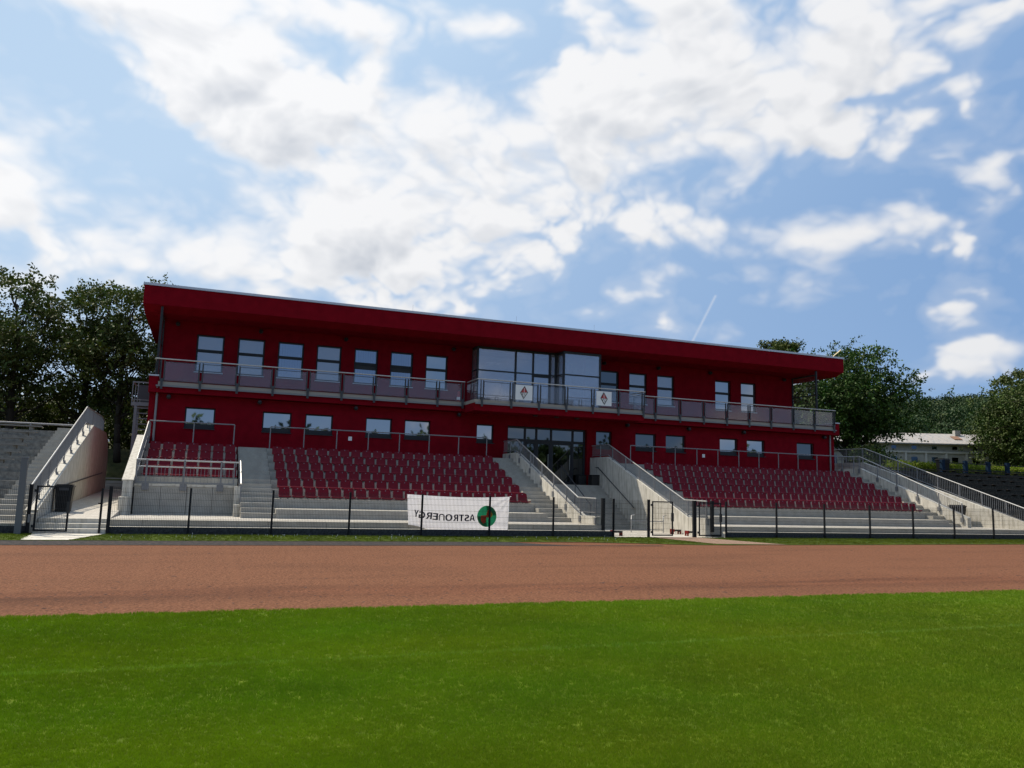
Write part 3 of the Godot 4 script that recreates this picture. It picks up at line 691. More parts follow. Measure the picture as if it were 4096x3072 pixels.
func balcony() -> void:
	var runs := [["left", -1.99, 12.3, ZE, [-1.68, -0.1, 1.47, 3.03, 4.61, 6.18, 7.74, 9.32, 10.9, 12.2]], ["centre", 12.45, 21.76, -9.05, [12.69, 14.22, 15.7, 17.2, 18.7, 20.18, 21.66]], ["right", 21.9, 35.95, ZE, [23.34, 24.93, 26.49, 28.05, 29.6, 31.15, 32.76, 34.34, 35.82]]]
	for r in runs:
		var z: float = r[3] + 0.07
		var o := thing("balcony_railing", {"left": "glass balcony railing along the left half of the red clubhouse", "centre": "glass balcony railing round the projecting centre balcony, with two white emblem boards", "right": "glass balcony railing along the right part of the red clubhouse"}[r[0]], "railing", Vector3(r[1], 6, z))
		var hr := B().tube(Vector3(r[1], 7.0, z), Vector3(r[2], 7.0, z), 0.03, 8)
		if r[0] == "centre":
			hr.tube(Vector3(r[1], 7.0, z), Vector3(r[1], 7.0, ZE), 0.03, 8)
			hr.tube(Vector3(r[2], 7.0, z), Vector3(r[2], 7.0, ZE), 0.03, 8)
		if r[0] == "left": hr.tube(Vector3(r[1], 7.0, z), Vector3(r[1], 7.0, -12.8), 0.03, 8)
		part("handrail", hr, M["bright_steel"], o)
		var xs: Array = r[4]
		for x in xs:
			part("post", B().box(Vector3(x - 0.085, 6.0, z - 0.03), Vector3(x - 0.045, 6.94, z + 0.03)).box(Vector3(x + 0.045, 6.0, z - 0.03), Vector3(x + 0.085, 6.94, z + 0.03)).box(Vector3(x - 0.05, 5.66, z + 0.001), Vector3(x + 0.05, 6.12, z + 0.05)), M["rail_steel"], o)
		var ends := xs.duplicate()
		if r[0] == "right": ends.insert(0, 21.9)
		for i in ends.size() - 1:
			var a: float = ends[i] + 0.085
			var b: float = ends[i + 1] - 0.085
			part("panel_frame", frame(a, b, 6.03, 6.89, z + 0.015, 0.022, 0.03), M["rail_steel"], o)
			part("glass_panel", B().box(Vector3(a + 0.022, 6.052, z - 0.005), Vector3(b - 0.022, 6.868, z + 0.005)), M["balustrade_glass"], o)
		if r[0] == "centre":
			for x in [r[1], r[2]]:
				part("glass_panel", B().box(Vector3(x - 0.005, 6.05, ZE), Vector3(x + 0.005, 6.87, z - 0.06)), M["balustrade_glass"], o)
				part("panel_frame", B().box(Vector3(x - 0.02, 6.87, ZE), Vector3(x + 0.02, 6.9, z - 0.06)).box(Vector3(x - 0.02, 6.02, ZE), Vector3(x + 0.02, 6.05, z - 0.06)), M["rail_steel"], o)
		else:
			var x: float = r[1] + 0.02 if r[0] == "left" else r[2] - 0.02
			part("glass_panel", B().box(Vector3(x - 0.005, 6.3, -12.8), Vector3(x + 0.005, 6.87, z - 0.06)), M["balustrade_glass"], o)
	# emblem boards hung on the centre railing
	for k in 2:
		var c := Vector3([14.87, 19.32][k], 6.48, -9.05 + 0.07)
		var w: float = [0.45, 0.44][k]
		var o := thing("club_sign", ["white board with red and white diamond emblem, left one on the centre balcony", "white board with red and white diamond emblem, right one on the centre balcony"][k], "sign", c + Vector3(0, 0, 0.04))
		part("board", B().cbox(c + Vector3(0, 0, 0.03), Vector3(w * 2, 0.74, 0.012)), M["sign_white"], o)
		var t: float = [-0.06, 0.06][k]
		var ux := Vector3(cos(t), -sin(t), 0)
		var uy := Vector3(sin(t) * -1.0, cos(t), 0)
		var oz := c + Vector3(0, 0, 0.037)
		var s := 0.92
		part("emblem_rim", B().prism(PackedVector2Array([Vector2(0, 0.36 * s), Vector2(-0.225 * s, 0), Vector2(0, -0.36 * s), Vector2(0.225 * s, 0)]), oz, ux, uy, Vector3(0, 0, 0.01)), M["ink_black"], o)
		oz.z += 0.011
		part("emblem_field", B().prism(PackedVector2Array([Vector2(0.0, 0.285 * s), Vector2(-0.172 * s, 0.01), Vector2(0.172 * s, 0.01)]), oz, ux, uy, Vector3(0, 0, 0.003)), M["crest_red"], o)
		part("emblem_field", B().prism(PackedVector2Array([Vector2(0.0, -0.285 * s), Vector2(-0.172 * s, -0.006), Vector2(0.172 * s, -0.006)]), oz, ux, uy, Vector3(0, 0, 0.003)), M["white_paint"], o)
		part("emblem_stripe", B().prism(PackedVector2Array([Vector2(-0.012, 0.02), Vector2(0.012, 0.02), Vector2(0.012, 0.22), Vector2(-0.012, 0.22)]), oz + Vector3(0, 0, 0.003), ux, uy, Vector3(0, 0, 0.002)), M["white_paint"], o)
		letter("F", o, oz + ux * -0.05 + uy * -0.075 + Vector3(0, 0, 0.004), 0.08, 0.11, M["ink_black"])
		letter("C", o, oz + ux * 0.05 + uy * -0.085 + Vector3(0, 0, 0.004), 0.08, 0.11, M["ink_black"])
		letter("F", o, oz + uy * -0.185 + Vector3(0, 0, 0.004), 0.045, 0.07, M["ink_black"])

# one letter, its middle at p, w wide and h high; back: printed on the other face, seen through from behind
func letter(t: String, parent: Node3D, p: Vector3, w: float, h: float, mat: Material, back := false, tilt := 0.0) -> void:
	var tm := TextMesh.new()
	var f := SystemFont.new()
	f.font_names = PackedStringArray(["Droid Sans"])
	f.font_weight = 700
	tm.font = f
	tm.text = t
	tm.font_size = 64
	tm.pixel_size = 0.01
	tm.depth = 0.02
	tm.curve_step = 1.0
	var bb := tm.get_aabb()
	var o := MeshInstance3D.new()
	o.name = numbered(parent, "letter_" + t.to_lower() if false else "letter")
	o.mesh = tm
	o.material_override = mat
	var s := Vector3(w / bb.size.x, h / bb.size.y, 0.1)
	var b := Basis(Vector3.UP, PI if back else 0.0)
	b = Basis(Vector3.BACK, tilt) * b
	o.transform = Transform3D(b * Basis.from_scale(s), p - origin_of(parent) - (b * (bb.get_center() * s)))
	parent.add_child(o, true)

# ---------- parapet walls with railings
func path_y(pts: Array, z: float) -> float:
	for i in pts.size() - 1:
		if z <= pts[i].x and z >= pts[i + 1].x:
			return lerpf(pts[i].y, pts[i + 1].y, (pts[i].x - z) / maxf(1e-6, pts[i].x - pts[i + 1].x))
	return pts[0].y if z > pts[0].x else pts[-1].y

func parapet(label: String, x: float, w: float, top: Array, low: float, mat: Material, cut: float, coping := 0.0) -> Node3D:
	var o := thing("parapet_wall", label, "wall", Vector3(x + w / 2, low, top[0].x))
	var z: float = top[0].x
	var last: float = top[-1].x
	while z > last + 0.05:
		var e := maxf(z - cut, last)
		if e < last + 0.3: e = last
		var poly := PackedVector2Array([Vector2(z - 0.008, low), Vector2(z - 0.008, path_y(top, z))])
		for q in top:
			if q.x < z - 0.02 and q.x > e + 0.02: poly.append(q)
		poly.append(Vector2(e + 0.008, path_y(top, e)))
		poly.append(Vector2(e + 0.008, low))
		part("panel", B().prism(poly, Vector3(x, 0, 0), Vector3(0, 0, 1), Vector3.UP, Vector3(w, 0, 0)), mat, o)
		z = e
	if coping > 0.0:
		for i in top.size() - 1:
			part("coping", B().bar(Vector3(x + w / 2, top[i].y + coping / 2, top[i].x), Vector3(x + w / 2, top[i + 1].y + coping / 2, top[i + 1].x), w + 0.06, coping), M["pale_concrete"], o)
	return o

func railing(label: String, x: float, rail: Array, drop: float, gap := 0.12, side := -1.0, every := 1.35) -> Node3D:   # rail: points (z, y) of the handrail from front to back
	var o := thing("railing", label, "railing", Vector3(x, rail[0].y - drop, rail[0].x))
	var hr := B()
	var lr := B()
	for i in rail.size() - 1:
		hr.tube(Vector3(x, rail[i].y, rail[i].x), Vector3(x, rail[i + 1].y, rail[i + 1].x), 0.027, 8)
		lr.bar(Vector3(x, rail[i].y - drop, rail[i].x), Vector3(x, rail[i + 1].y - drop, rail[i + 1].x), 0.04, 0.03)
	part("handrail", hr, M["bright_steel"], o)
	part("lower_rail", lr, M["galvanised"], o)
	var bl := B()
	var z: float = rail[0].x - 0.05
	while z > rail[-1].x:
		var y := path_y(rail, z)
		bl.box(Vector3(x - 0.007, y - drop, z - 0.007), Vector3(x + 0.007, y - 0.01, z + 0.007))
		z -= gap
	tag(part("balusters", bl, M["galvanised"], o), "", "", "", "stuff")
	z = rail[0].x - 0.03
	while z > rail[-1].x - 0.01:
		var y := path_y(rail, z)
		var post := part("post", B().box(Vector3(x - 0.025, y - drop - 0.22, z - 0.02), Vector3(x + 0.025, y - 0.02, z + 0.02)), M["galvanised"], o)
		part("bracket", B().box(Vector3(x + side * 0.03 - 0.03, y - drop - 0.42, z - 0.07), Vector3(x + side * 0.03 + 0.03, y - drop - 0.18, z + 0.07)), M["galvanised"], post)
		z -= every
	return o

func parapets() -> void:
	var prof := [Vector2(-0.4, 0.75), Vector2(-1.75, 0.75), Vector2(-9.05, 3.5), Vector2(-10.95, 3.5)]
	var rail := [Vector2(-0.43, 1.44), Vector2(-2.05, 1.46), Vector2(-9.04, 4.14), Vector2(-10.9, 4.14)]
	parapet("sloping concrete parapet on the left side of the entrance stairs", 14.58, 0.24, prof, 0.0, M["pale_concrete"], 1.2)
	railing("grey steel railing on the parapet left of the entrance stairs", 14.6, rail, 0.55)
	parapet("sloping concrete parapet on the right side of the entrance stairs", 19.57, 0.24, prof, 0.0, M["pale_concrete"], 1.2)
	railing("grey steel railing on the parapet right of the entrance stairs", 19.66, rail, 0.55, 0.12, 1.0)
	prof = [Vector2(-2.2, 0.92), Vector2(-9.2, 3.5), Vector2(-11.0, 3.5)]
	parapet("sloping concrete parapet closing the right end of the red seats", 36.42, 0.24, prof, 0.0, M["pale_concrete"], 1.2)
	railing("grey steel railing on the parapet at the right end of the red seats", 36.4, [Vector2(-2.45, 1.64), Vector2(-9.2, 4.2), Vector2(-10.9, 4.22)], 0.55)
	# parapet at the left end, with its end pillar and low stub
	var o := parapet("sloping concrete parapet with a broad pale coping at the left end of the seats", -2.36, 0.32, [Vector2(-4.5, 1.62), Vector2(-9.6, 3.5), Vector2(-11.0, 3.5)], 0.3, M["pale_concrete"], 1.5, 0.05)
	part("stub", B().box(Vector3(-2.42, 0.42, -4.95), Vector3(-2.1, 1.06, -4.05)).tube(Vector3(-2.26, 0.42, -4.05), Vector3(-2.26, 1.06, -4.05), 0.16, 14), M["pale_concrete"], o)
	railing("grey steel railing on the parapet at the left end of the seats", -1.98, [Vector2(-4.95, 2.42), Vector2(-9.5, 4.12), Vector2(-10.9, 4.14)], 0.6, 0.12, -1.0)
	# front rail of the short terrace
	var f := thing("railing", "grey steel railing with two top rails in front of the short left seat block", "railing", Vector3(-0.2, 1.53, -4.85))
	part("handrail", B().tube(Vector3(-1.98, 2.42, -4.84), Vector3(1.56, 2.42, -4.84), 0.028, 8), M["bright_steel"], f)
	part("upper_rail", B().tube(Vector3(-1.95, 2.17, -4.84), Vector3(1.42, 2.17, -4.84), 0.024, 8), M["bright_steel"], f)
	part("lower_rail", B().box(Vector3(-1.95, 1.58, -4.86), Vector3(1.42, 1.62, -4.82)), M["galvanised"], f)
	var bl := B()
	for i in 27: bl.cbox(Vector3(-1.88 + i * 0.125, 1.88, -4.84), Vector3(0.014, 0.56, 0.014))
	tag(part("balusters", bl, M["galvanised"], f), "", "", "", "stuff")
	for x in [-1.63, -0.34, 0.95]:
		var post := part("post", B().cbox(Vector3(x, 1.93, -4.83), Vector3(0.06, 1.0, 0.045)), M["galvanised"], f)
		part("bracket", B().cbox(Vector3(x, 1.44, -4.87), Vector3(0.24, 0.26, 0.05)), M["galvanised"], post)
	for x in [-1.95, 1.42]: part("post", B().cbox(Vector3(x, 1.99, -4.84), Vector3(0.045, 0.86, 0.045)), M["galvanised"], f)
	# stair rail beside it
	f = thing("railing", "short steel stair handrail on the cheek beside the left aisle stairs", "railing", Vector3(1.63, 0.86, -4))
	part("handrail", B().tube(Vector3(1.66, 1.62, -3.75), Vector3(1.66, 2.5, -5.6), 0.028, 8), M["bright_steel"], f)
	for z in [-3.78, -4.6, -5.55]:
		part("post", B().tube(Vector3(1.66, 0.84 if z > -4.5 else 1.4, z), Vector3(1.66, 1.62 + (-3.75 - z) * 0.475, z), 0.024, 8), M["galvanised"], f)
	# handrails of the entrance stairs
	f = thing("handrail", "dark wall-mounted handrail on the right parapet inside the entrance stairs", "handrail", Vector3(19.5, 1, -8))
	part("rail", B().tube(Vector3(19.49, 2.96, -9.85), Vector3(19.49, 1.0, -6.08), 0.024, 8).tube(Vector3(19.49, 2.96, -9.85), Vector3(19.49, 2.96, -10.1), 0.024, 8), M["rail_steel"], f)
	for k in 4: part("bracket", B().tube(Vector3(19.49, lerpf(1.15, 2.8, k / 3.0), lerpf(-6.4, -9.55, k / 3.0)), Vector3(19.57, lerpf(1.1, 2.75, k / 3.0), lerpf(-6.4, -9.55, k / 3.0)), 0.012, 5), M["rail_steel"], f)
	f = thing("handrail", "free-standing dark handrail down the middle of the entrance stairs", "handrail", Vector3(17.3, 1, -8))
	part("rail", B().tube(Vector3(17.3, 2.98, -9.7), Vector3(17.3, 1.05, -6.2), 0.024, 8), M["rail_steel"], f)
	for k in 3: part("post", B().tube(Vector3(17.3, lerpf(0.1, 2.0, k / 2.0), lerpf(-6.3, -9.65, k / 2.0)), Vector3(17.3, lerpf(1.1, 2.95, k / 2.0), lerpf(-6.3, -9.65, k / 2.0)), 0.02, 6), M["rail_steel"], f)
	# pipe railings behind the top rows
	for r in [["left", [-1.95, -0.19, 1.46]], ["middle", [2.98, 4.45, 5.91, 7.36, 8.83, 10.27, 11.74, 13.18]], ["right", [21.19, 22.55, 23.92, 25.29, 26.65, 28.03, 29.39, 30.74, 32.12, 33.48, 34.86, 36.2]]]:
		var xs: Array = r[1]
		f = thing("pipe_railing", "plain grey pipe railing behind the top row of the %s seat block" % r[0], "railing", Vector3(xs[0], 3.2, -9.5))
		part("handrail", B().tube(Vector3(xs[0], 4.17, -9.46), Vector3(xs[-1], 4.17, -9.46), 0.027, 8), M["galvanised"], f)
		for x in xs: part("post", B().tube(Vector3(x, 3.19, -9.46), Vector3(x, 4.16, -9.46), 0.026, 8), M["galvanised"], f)

# ---------- fence
func mesh_panel(x0: float, x1: float, y0: float, y1: float) -> Mb:
	var m := B()
	var x := x0
	while x <= x1:
		m.box(Vector3(x - 0.003, y0, -0.0028), Vector3(x + 0.003, y1, 0.0028))
		x += 0.05
	var y := y0 + 0.03
	while y <= y1:
		m.box(Vector3(x0, y - 0.003, 0.0029), Vector3(x1, y + 0.003, 0.0089))
		m.box(Vector3(x0, y - 0.003, -0.0089), Vector3(x1, y + 0.003, -0.0029))
		y += 0.2
	return m

func fence_run(label: String, xs: Array, board: bool, thick: Array) -> Node3D:
	var o := thing("mesh_fence", label, "fence", Vector3(xs[0], 0, 0))
	for i in xs.size():
		var t := 0.05 if xs[i] in thick else 0.03
		var p := part("post", B().box(Vector3(xs[i] - t, 0, -0.03), Vector3(xs[i] + t, 1.44, 0.03)), M["anthracite"], o)
		part("post_cap", B().box(Vector3(xs[i] - t - 0.004, 1.441, -0.034), Vector3(xs[i] + t + 0.004, 1.455, 0.034)), M["lamp_black"], p)
		if i == 0: continue
		part("wire_panel", mesh_panel(xs[i - 1] + 0.04, xs[i] - 0.04, 0.05, 1.42), M["wire"], o)
		if board: part("base_board", B().box(Vector3(xs[i - 1] + 0.004, -0.05, -0.044 - 0.004 * rng.randf()), Vector3(xs[i] - 0.004, 0.222, -0.032)), M["dark_board"], o)
	return o

func gate_leaf(o: Node3D, w: float, hinge: Vector3, turn: float) -> void:
	var b := Basis(Vector3.UP, turn)
	var t := Transform3D(b, hinge - origin_of(o))
	var f := frame(0.03, w, 0.06, 1.4, 0.02, 0.045, 0.04)
	var m := MeshInstance3D.new()
	m.name = numbered(o, "leaf_frame")
	m.mesh = f.mesh(); m.material_override = M["anthracite"]; m.transform = t
	o.add_child(m, true)
	part("wire_mesh", mesh_panel(0.08, w - 0.05, 0.1, 1.36), M["wire"], m, true)
	part("lock", B().box(Vector3(w - 0.06, 0.62, -0.03), Vector3(w + 0.03, 0.95, 0.03)), M["lamp_black"], m, true)
	for y in [0.2, 1.25]: part("hinge", B().box(Vector3(-0.03, y - 0.04, -0.02), Vector3(0.04, y + 0.04, 0.02)), M["lamp_black"], m, true)

func fences() -> void:
	fence_run("dark wire fence at the far left, in front of the old stand", [-14.5, -11.98, -9.46, -6.94, -4.42], true, [-4.42])
	fence_run("dark wire fence with a grey base board below the left and middle seats", [-2.28, 0.0, 2.52, 5.04, 7.56, 10.08, 12.6, 15.12], true, [-2.28])
	fence_run("short dark wire fence panel without base board left of the entrance gate", [15.13, 16.67], false, [16.67])
	fence_run("dark wire fence with a grey base board below the right-hand seats", [20.28, 22.8, 25.32, 27.84, 30.36, 32.88, 35.4, 37.92, 40.44, 42.96, 45.48, 48.0], true, [])
	var g := thing("fence_gate", "dark wire gate standing half open at the foot of the left ramp", "gate", Vector3(-4.3, 0, 0))
	gate_leaf(g, 1.03, Vector3(-4.3, 0.02, 0.0), -0.35)
	part("latch_post", B().box(Vector3(-2.54, 0, -0.03), Vector3(-2.48, 1.38, 0.03)).box(Vector3(-2.6, 0.9, -0.02), Vector3(-2.47, 0.94, 0.05)), M["anthracite"], g)
	g = thing("fence_gate", "dark wire gate leaf left of the open entrance way", "gate", Vector3(16.78, 0, 0))
	gate_leaf(g, 0.97, Vector3(16.8, 0.0, 0.0), 0.0)
	g = thing("fence_gate", "dark wire gate leaf folded back right of the open entrance way", "gate", Vector3(18.77, 0, 0))
	part("hinge_post", B().box(Vector3(18.7, 0, -0.05), Vector3(18.84, 1.46, 0.05)), M["anthracite"], g)
	gate_leaf(g, 1.07, Vector3(18.93, 0.0, 0.03), -0.03)
	for x in [14.86, 19.86]:
		tag(part("gate_post", B().box(Vector3(x - 0.06, 0.2, -0.42), Vector3(x + 0.06, 1.46, -0.3)), M["anthracite"], self), "thick dark post at the front end of the %s entrance parapet" % ("left" if x < 17 else "right"), "post")
	# steps at the left gate
	var f := thing("stair_flight", "three low pale steps behind the half-open left gate", "steps", Vector3(-3.4, 0, -0.5))
	for k in 3: part("step", B().box(Vector3(-4.28, -0.1, -1.05), Vector3(-2.32, [0.15, 0.29, 0.43][k], -0.02 - 0.34 * k)), M["pale_concrete"], f)
	# banner tied behind the fence
	banner()

func banner() -> void:
	var o := thing("banner", "white cloth banner with mirrored lettering and a round green logo, tied to the wire fence", "banner", Vector3(9, 0.2, -0.08))
	var m := B()
	var nx := 64
	var ny := 24
	var n := noise(55, 1.0, 3)
	var pt := func(i: int, j: int) -> Vector3:
		var s := i / float(nx)
		var t := j / float(ny)
		var x := lerpf(7.03, 10.87, s) + lerpf(0.09, -0.05, s) * (1.0 - t)
		var top := 1.43 - 0.075 * sin(PI * s) * (0.6 + 0.4 * s)
		var bot := lerpf(0.38, 0.2, smoothstep(0.0, 0.28, s)) - 0.03 * sin(PI * s)
		var y := lerpf(bot, top, t)
		var fold := 0.0
		var corner := Vector2((1.0 - s) * 3.8, (1.0 - t) * 1.2)      # folds fan out of the tied upper corners
		fold += 0.013 * exp(-corner.length() / 0.75) * sin(atan2(corner.y, corner.x + 0.02) * 13.0)
		corner = Vector2(s * 3.8, (1.0 - t) * 1.2)
		fold += 0.016 * exp(-corner.length() / 0.6) * sin(atan2(corner.y, corner.x + 0.02) * 12.0)
		fold += 0.012 * sin(y * 26.0 + s * 5.0) * smoothstep(0.3, 0.0, t) + 0.006 * n.get_noise_2d(s * 9.0, t * 3.0)
		fold += 0.008 * sin(s * 40.0 + y * 3.0) * smoothstep(0.75, 1.0, t)
		return Vector3(x, y, -0.085 + fold)
	for i in nx:
		for j in ny:
			m.quad(pt.call(i, j), pt.call(i + 1, j), pt.call(i + 1, j + 1), pt.call(i, j + 1))
	part("cloth", m, M["cloth_white"], o, false, true)
	for c in [pt.call(0, ny), pt.call(nx, ny), pt.call(0, 0), pt.call(nx, 0)]:
		part("tie", B().tube(c, Vector3(c.x + (0.03 if c.x > 9 else -0.03), c.y + 0.01, 0.0), 0.008, 5), M["white_paint"], o)
	var z := -0.062
	# right to left as the cloth is seen from behind; the fifth letter is an open arch
	for q in [["Y", 7.30, 7.46, 0.66], ["G", 7.47, 7.70, 0.61], ["R", 7.73, 7.95, 0.585], ["E", 7.98, 8.17, 0.56], ["O", 8.44, 8.70, 0.53], ["R", 8.73, 8.92, 0.525], ["T", 8.94, 9.13, 0.525], ["S", 9.15, 9.33, 0.525], ["A", 9.34, 9.55, 0.535]]:
		letter(q[0], o, Vector3((q[1] + q[2]) / 2, q[3] + 0.115, z), q[2] - q[1], 0.235, M["ink_navy"], true, -0.06 if q[1] < 8.0 else 0.0)
	var arch := PackedVector2Array([Vector2(8.2, 0.54), Vector2(8.2, 0.7)])
	for k in 7:
		var a := PI - PI * k / 6.0
		arch.append(Vector2(8.305 + 0.105 * cos(a), 0.7 + 0.075 * sin(a)))
	arch.append(Vector2(8.41, 0.54)); arch.append(Vector2(8.37, 0.54))
	for k in 7:
		var a := PI * k / 6.0
		arch.append(Vector2(8.305 + 0.065 * cos(a), 0.69 + 0.045 * sin(a)))
	arch.append(Vector2(8.24, 0.54))
	part("letter", B().prism(arch, Vector3(0, 0, z), Vector3.RIGHT, Vector3.UP, Vector3(0, 0, 0.002)), M["ink_navy"], o)
	var c := Vector2(10.0, 0.71)
	var disc := PackedVector2Array()
	for k in 40: disc.append(c + Vector2(cos(TAU * k / 40.0) * 0.37, sin(TAU * k / 40.0) * 0.38))
	part("logo_disc", B().flat(disc, z - 0.002), M["ink_green"], o)
	for s in [1.0, -1.0]:
		var wedge := PackedVector2Array([c + Vector2(0.02, 0.02) * s])
		for k in 11:
			var a := (0.1 if s > 0 else PI + 0.0) + (PI / 2 - 0.0) * k / 10.0
			wedge.append(c + Vector2(cos(a) * 0.365, sin(a) * 0.375))
		part("logo_shade", B().flat(wedge, z + 0.0005), M["ink_dark_green"], o)
	var blob := func(ctr: Vector2, rx: float, ry: float, tilt: float) -> PackedVector2Array:
		var p := PackedVector2Array()
		for k in 18:
			var a := TAU * k / 18.0
			p.append(c + ctr + Vector2(cos(a) * rx, sin(a) * ry).rotated(tilt))
		return p
	part("logo_swirl", B().flat(blob.call(Vector2(0.07, 0.1), 0.085, 0.15, -0.2), z + 0.003), M["ink_orange"], o)
	part("logo_swirl", B().flat(PackedVector2Array([c + Vector2(-0.24, 0.02), c + Vector2(-0.02, 0.04), c + Vector2(0.04, 0.22), c + Vector2(0.1, 0.0), c + Vector2(-0.04, -0.06), c + Vector2(-0.05, -0.22), c + Vector2(-0.13, -0.27), c + Vector2(-0.22, -0.18)]), z + 0.0045), M["ink_red"], o)
	part("logo_swirl", B().flat(blob.call(Vector2(0.14, 0.06), 0.07, 0.09, 0.3), z + 0.006), M["ink_orange"], o)

# ---------- seats
func seats() -> void:
	var prof := [Vector3(0.0, -0.04, 0.2), Vector3(0.016, -0.024, 0.222), Vector3(0.013, -0.004, 0.23), Vector3(-0.004, 0.01, 0.232), Vector3(-0.06, 0.012, 0.23), Vector3(-0.18, -0.004, 0.226), Vector3(-0.30, -0.006, 0.216), Vector3(-0.345, 0.012, 0.206), Vector3(-0.372, 0.06, 0.206), Vector3(-0.395, 0.15, 0.206),
		Vector3(-0.418, 0.235, 0.203), Vector3(-0.43, 0.285, 0.195), Vector3(-0.438, 0.315, 0.178), Vector3(-0.444, 0.335, 0.148), Vector3(-0.448, 0.345, 0.1), Vector3(-0.449, 0.348, 0.05)]
	var nu := 8
	var pt := func(i: int, j: int, t: float) -> Vector3:
		var q: Vector3 = prof[j]
		var u := i / float(nu) * 2.0 - 1.0
		var back := clampf(q.y / 0.3, 0.0, 1.0)
		var e := u * u * u * u
		return Vector3(u * q.z, q.y + e * 0.012 * (1.0 - back) - (t if back < 0.2 else t * 0.2), q.x + u * u * 0.03 * back - (t if back >= 0.2 else 0.0))
	var m := B()
	for i in nu:
		for j in prof.size() - 1:
			m.quad(pt.call(i, j, 0.0), pt.call(i + 1, j, 0.0), pt.call(i + 1, j + 1, 0.0), pt.call(i, j + 1, 0.0))
			m.quad(pt.call(i + 1, j, 0.014), pt.call(i, j, 0.014), pt.call(i, j + 1, 0.014), pt.call(i + 1, j + 1, 0.014))
	for j in prof.size() - 1:
		m.quad(pt.call(0, j, 0.014), pt.call(0, j, 0.0), pt.call(0, j + 1, 0.0), pt.call(0, j + 1, 0.014))
		m.quad(pt.call(nu, j, 0.0), pt.call(nu, j, 0.014), pt.call(nu, j + 1, 0.014), pt.call(nu, j + 1, 0.0))
	for i in nu:
		m.quad(pt.call(i, 0, 0.014), pt.call(i + 1, 0, 0.014), pt.call(i + 1, 0, 0.0), pt.call(i, 0, 0.0))
		var l := prof.size() - 1
		m.quad(pt.call(i, l, 0.0), pt.call(i + 1, l, 0.0), pt.call(i + 1, l, 0.014), pt.call(i, l, 0.014))
	var seat := Node3D.new()
	seat.name = numbered(self, "stadium_seat")
	add_child(seat)
	tag(seat, "", "seat")
	part("shell", m, M["seat_plastic"], seat, true, true)
	part("number_plate", B().tube(Vector3(0, 0.288, -0.425), Vector3(0, 0.29, -0.412), 0.018, 8), M["plate_silver"], seat, true)
	for x in [-0.13, 0.13]:
		part("leg", B().box(Vector3(x - 0.012, -0.1, -0.07), Vector3(x + 0.012, -0.02, -0.045)).box(Vector3(x - 0.012, -0.1, -0.32), Vector3(x + 0.012, -0.02, -0.295)).box(Vector3(x - 0.014, -0.03, -0.33), Vector3(x + 0.014, -0.012, -0.03)), M["galvanised"], seat, true)
	var rows := ["bottom row", "second row up", "third row up", "third row down", "second row down", "top row"]
	var first := true
	for b in [["short left block", -1.62, 7, 3], ["middle block", 3.27, 21, 1], ["right-hand block", 21.92, 28, 1]]:
		for r in range(b[3], 7):
			for i in b[2]:
				var last: int = b[2]
				var from := "%s from the left" % ordinal(i + 1)
				if i == 0: from = "leftmost"
				elif i == last - 1: from = "rightmost"
				elif i >= last / 2: from = "%s from the right" % ordinal(last - i)
				var row: String = rows[r - 1]
				if b[3] == 3 and r == 3: row = "lowest row"
				var text := "maroon plastic seat, %s, %s, %s" % [from, row, b[0]]
				var at := Vector3(b[1] + 0.4925 * i + 0.006 * rng.randf_range(-1, 1), 1.21 + RISE * (r - 1), -4.05 - RUN * (r - 1) + 0.006 * rng.randf_range(-1, 1))
				if first:
					first = false
					seat.position = at
					tag(seat, text, "", "maroon seats of the main stand")
				else:
					copy(seat, at, text, "maroon seats of the main stand")

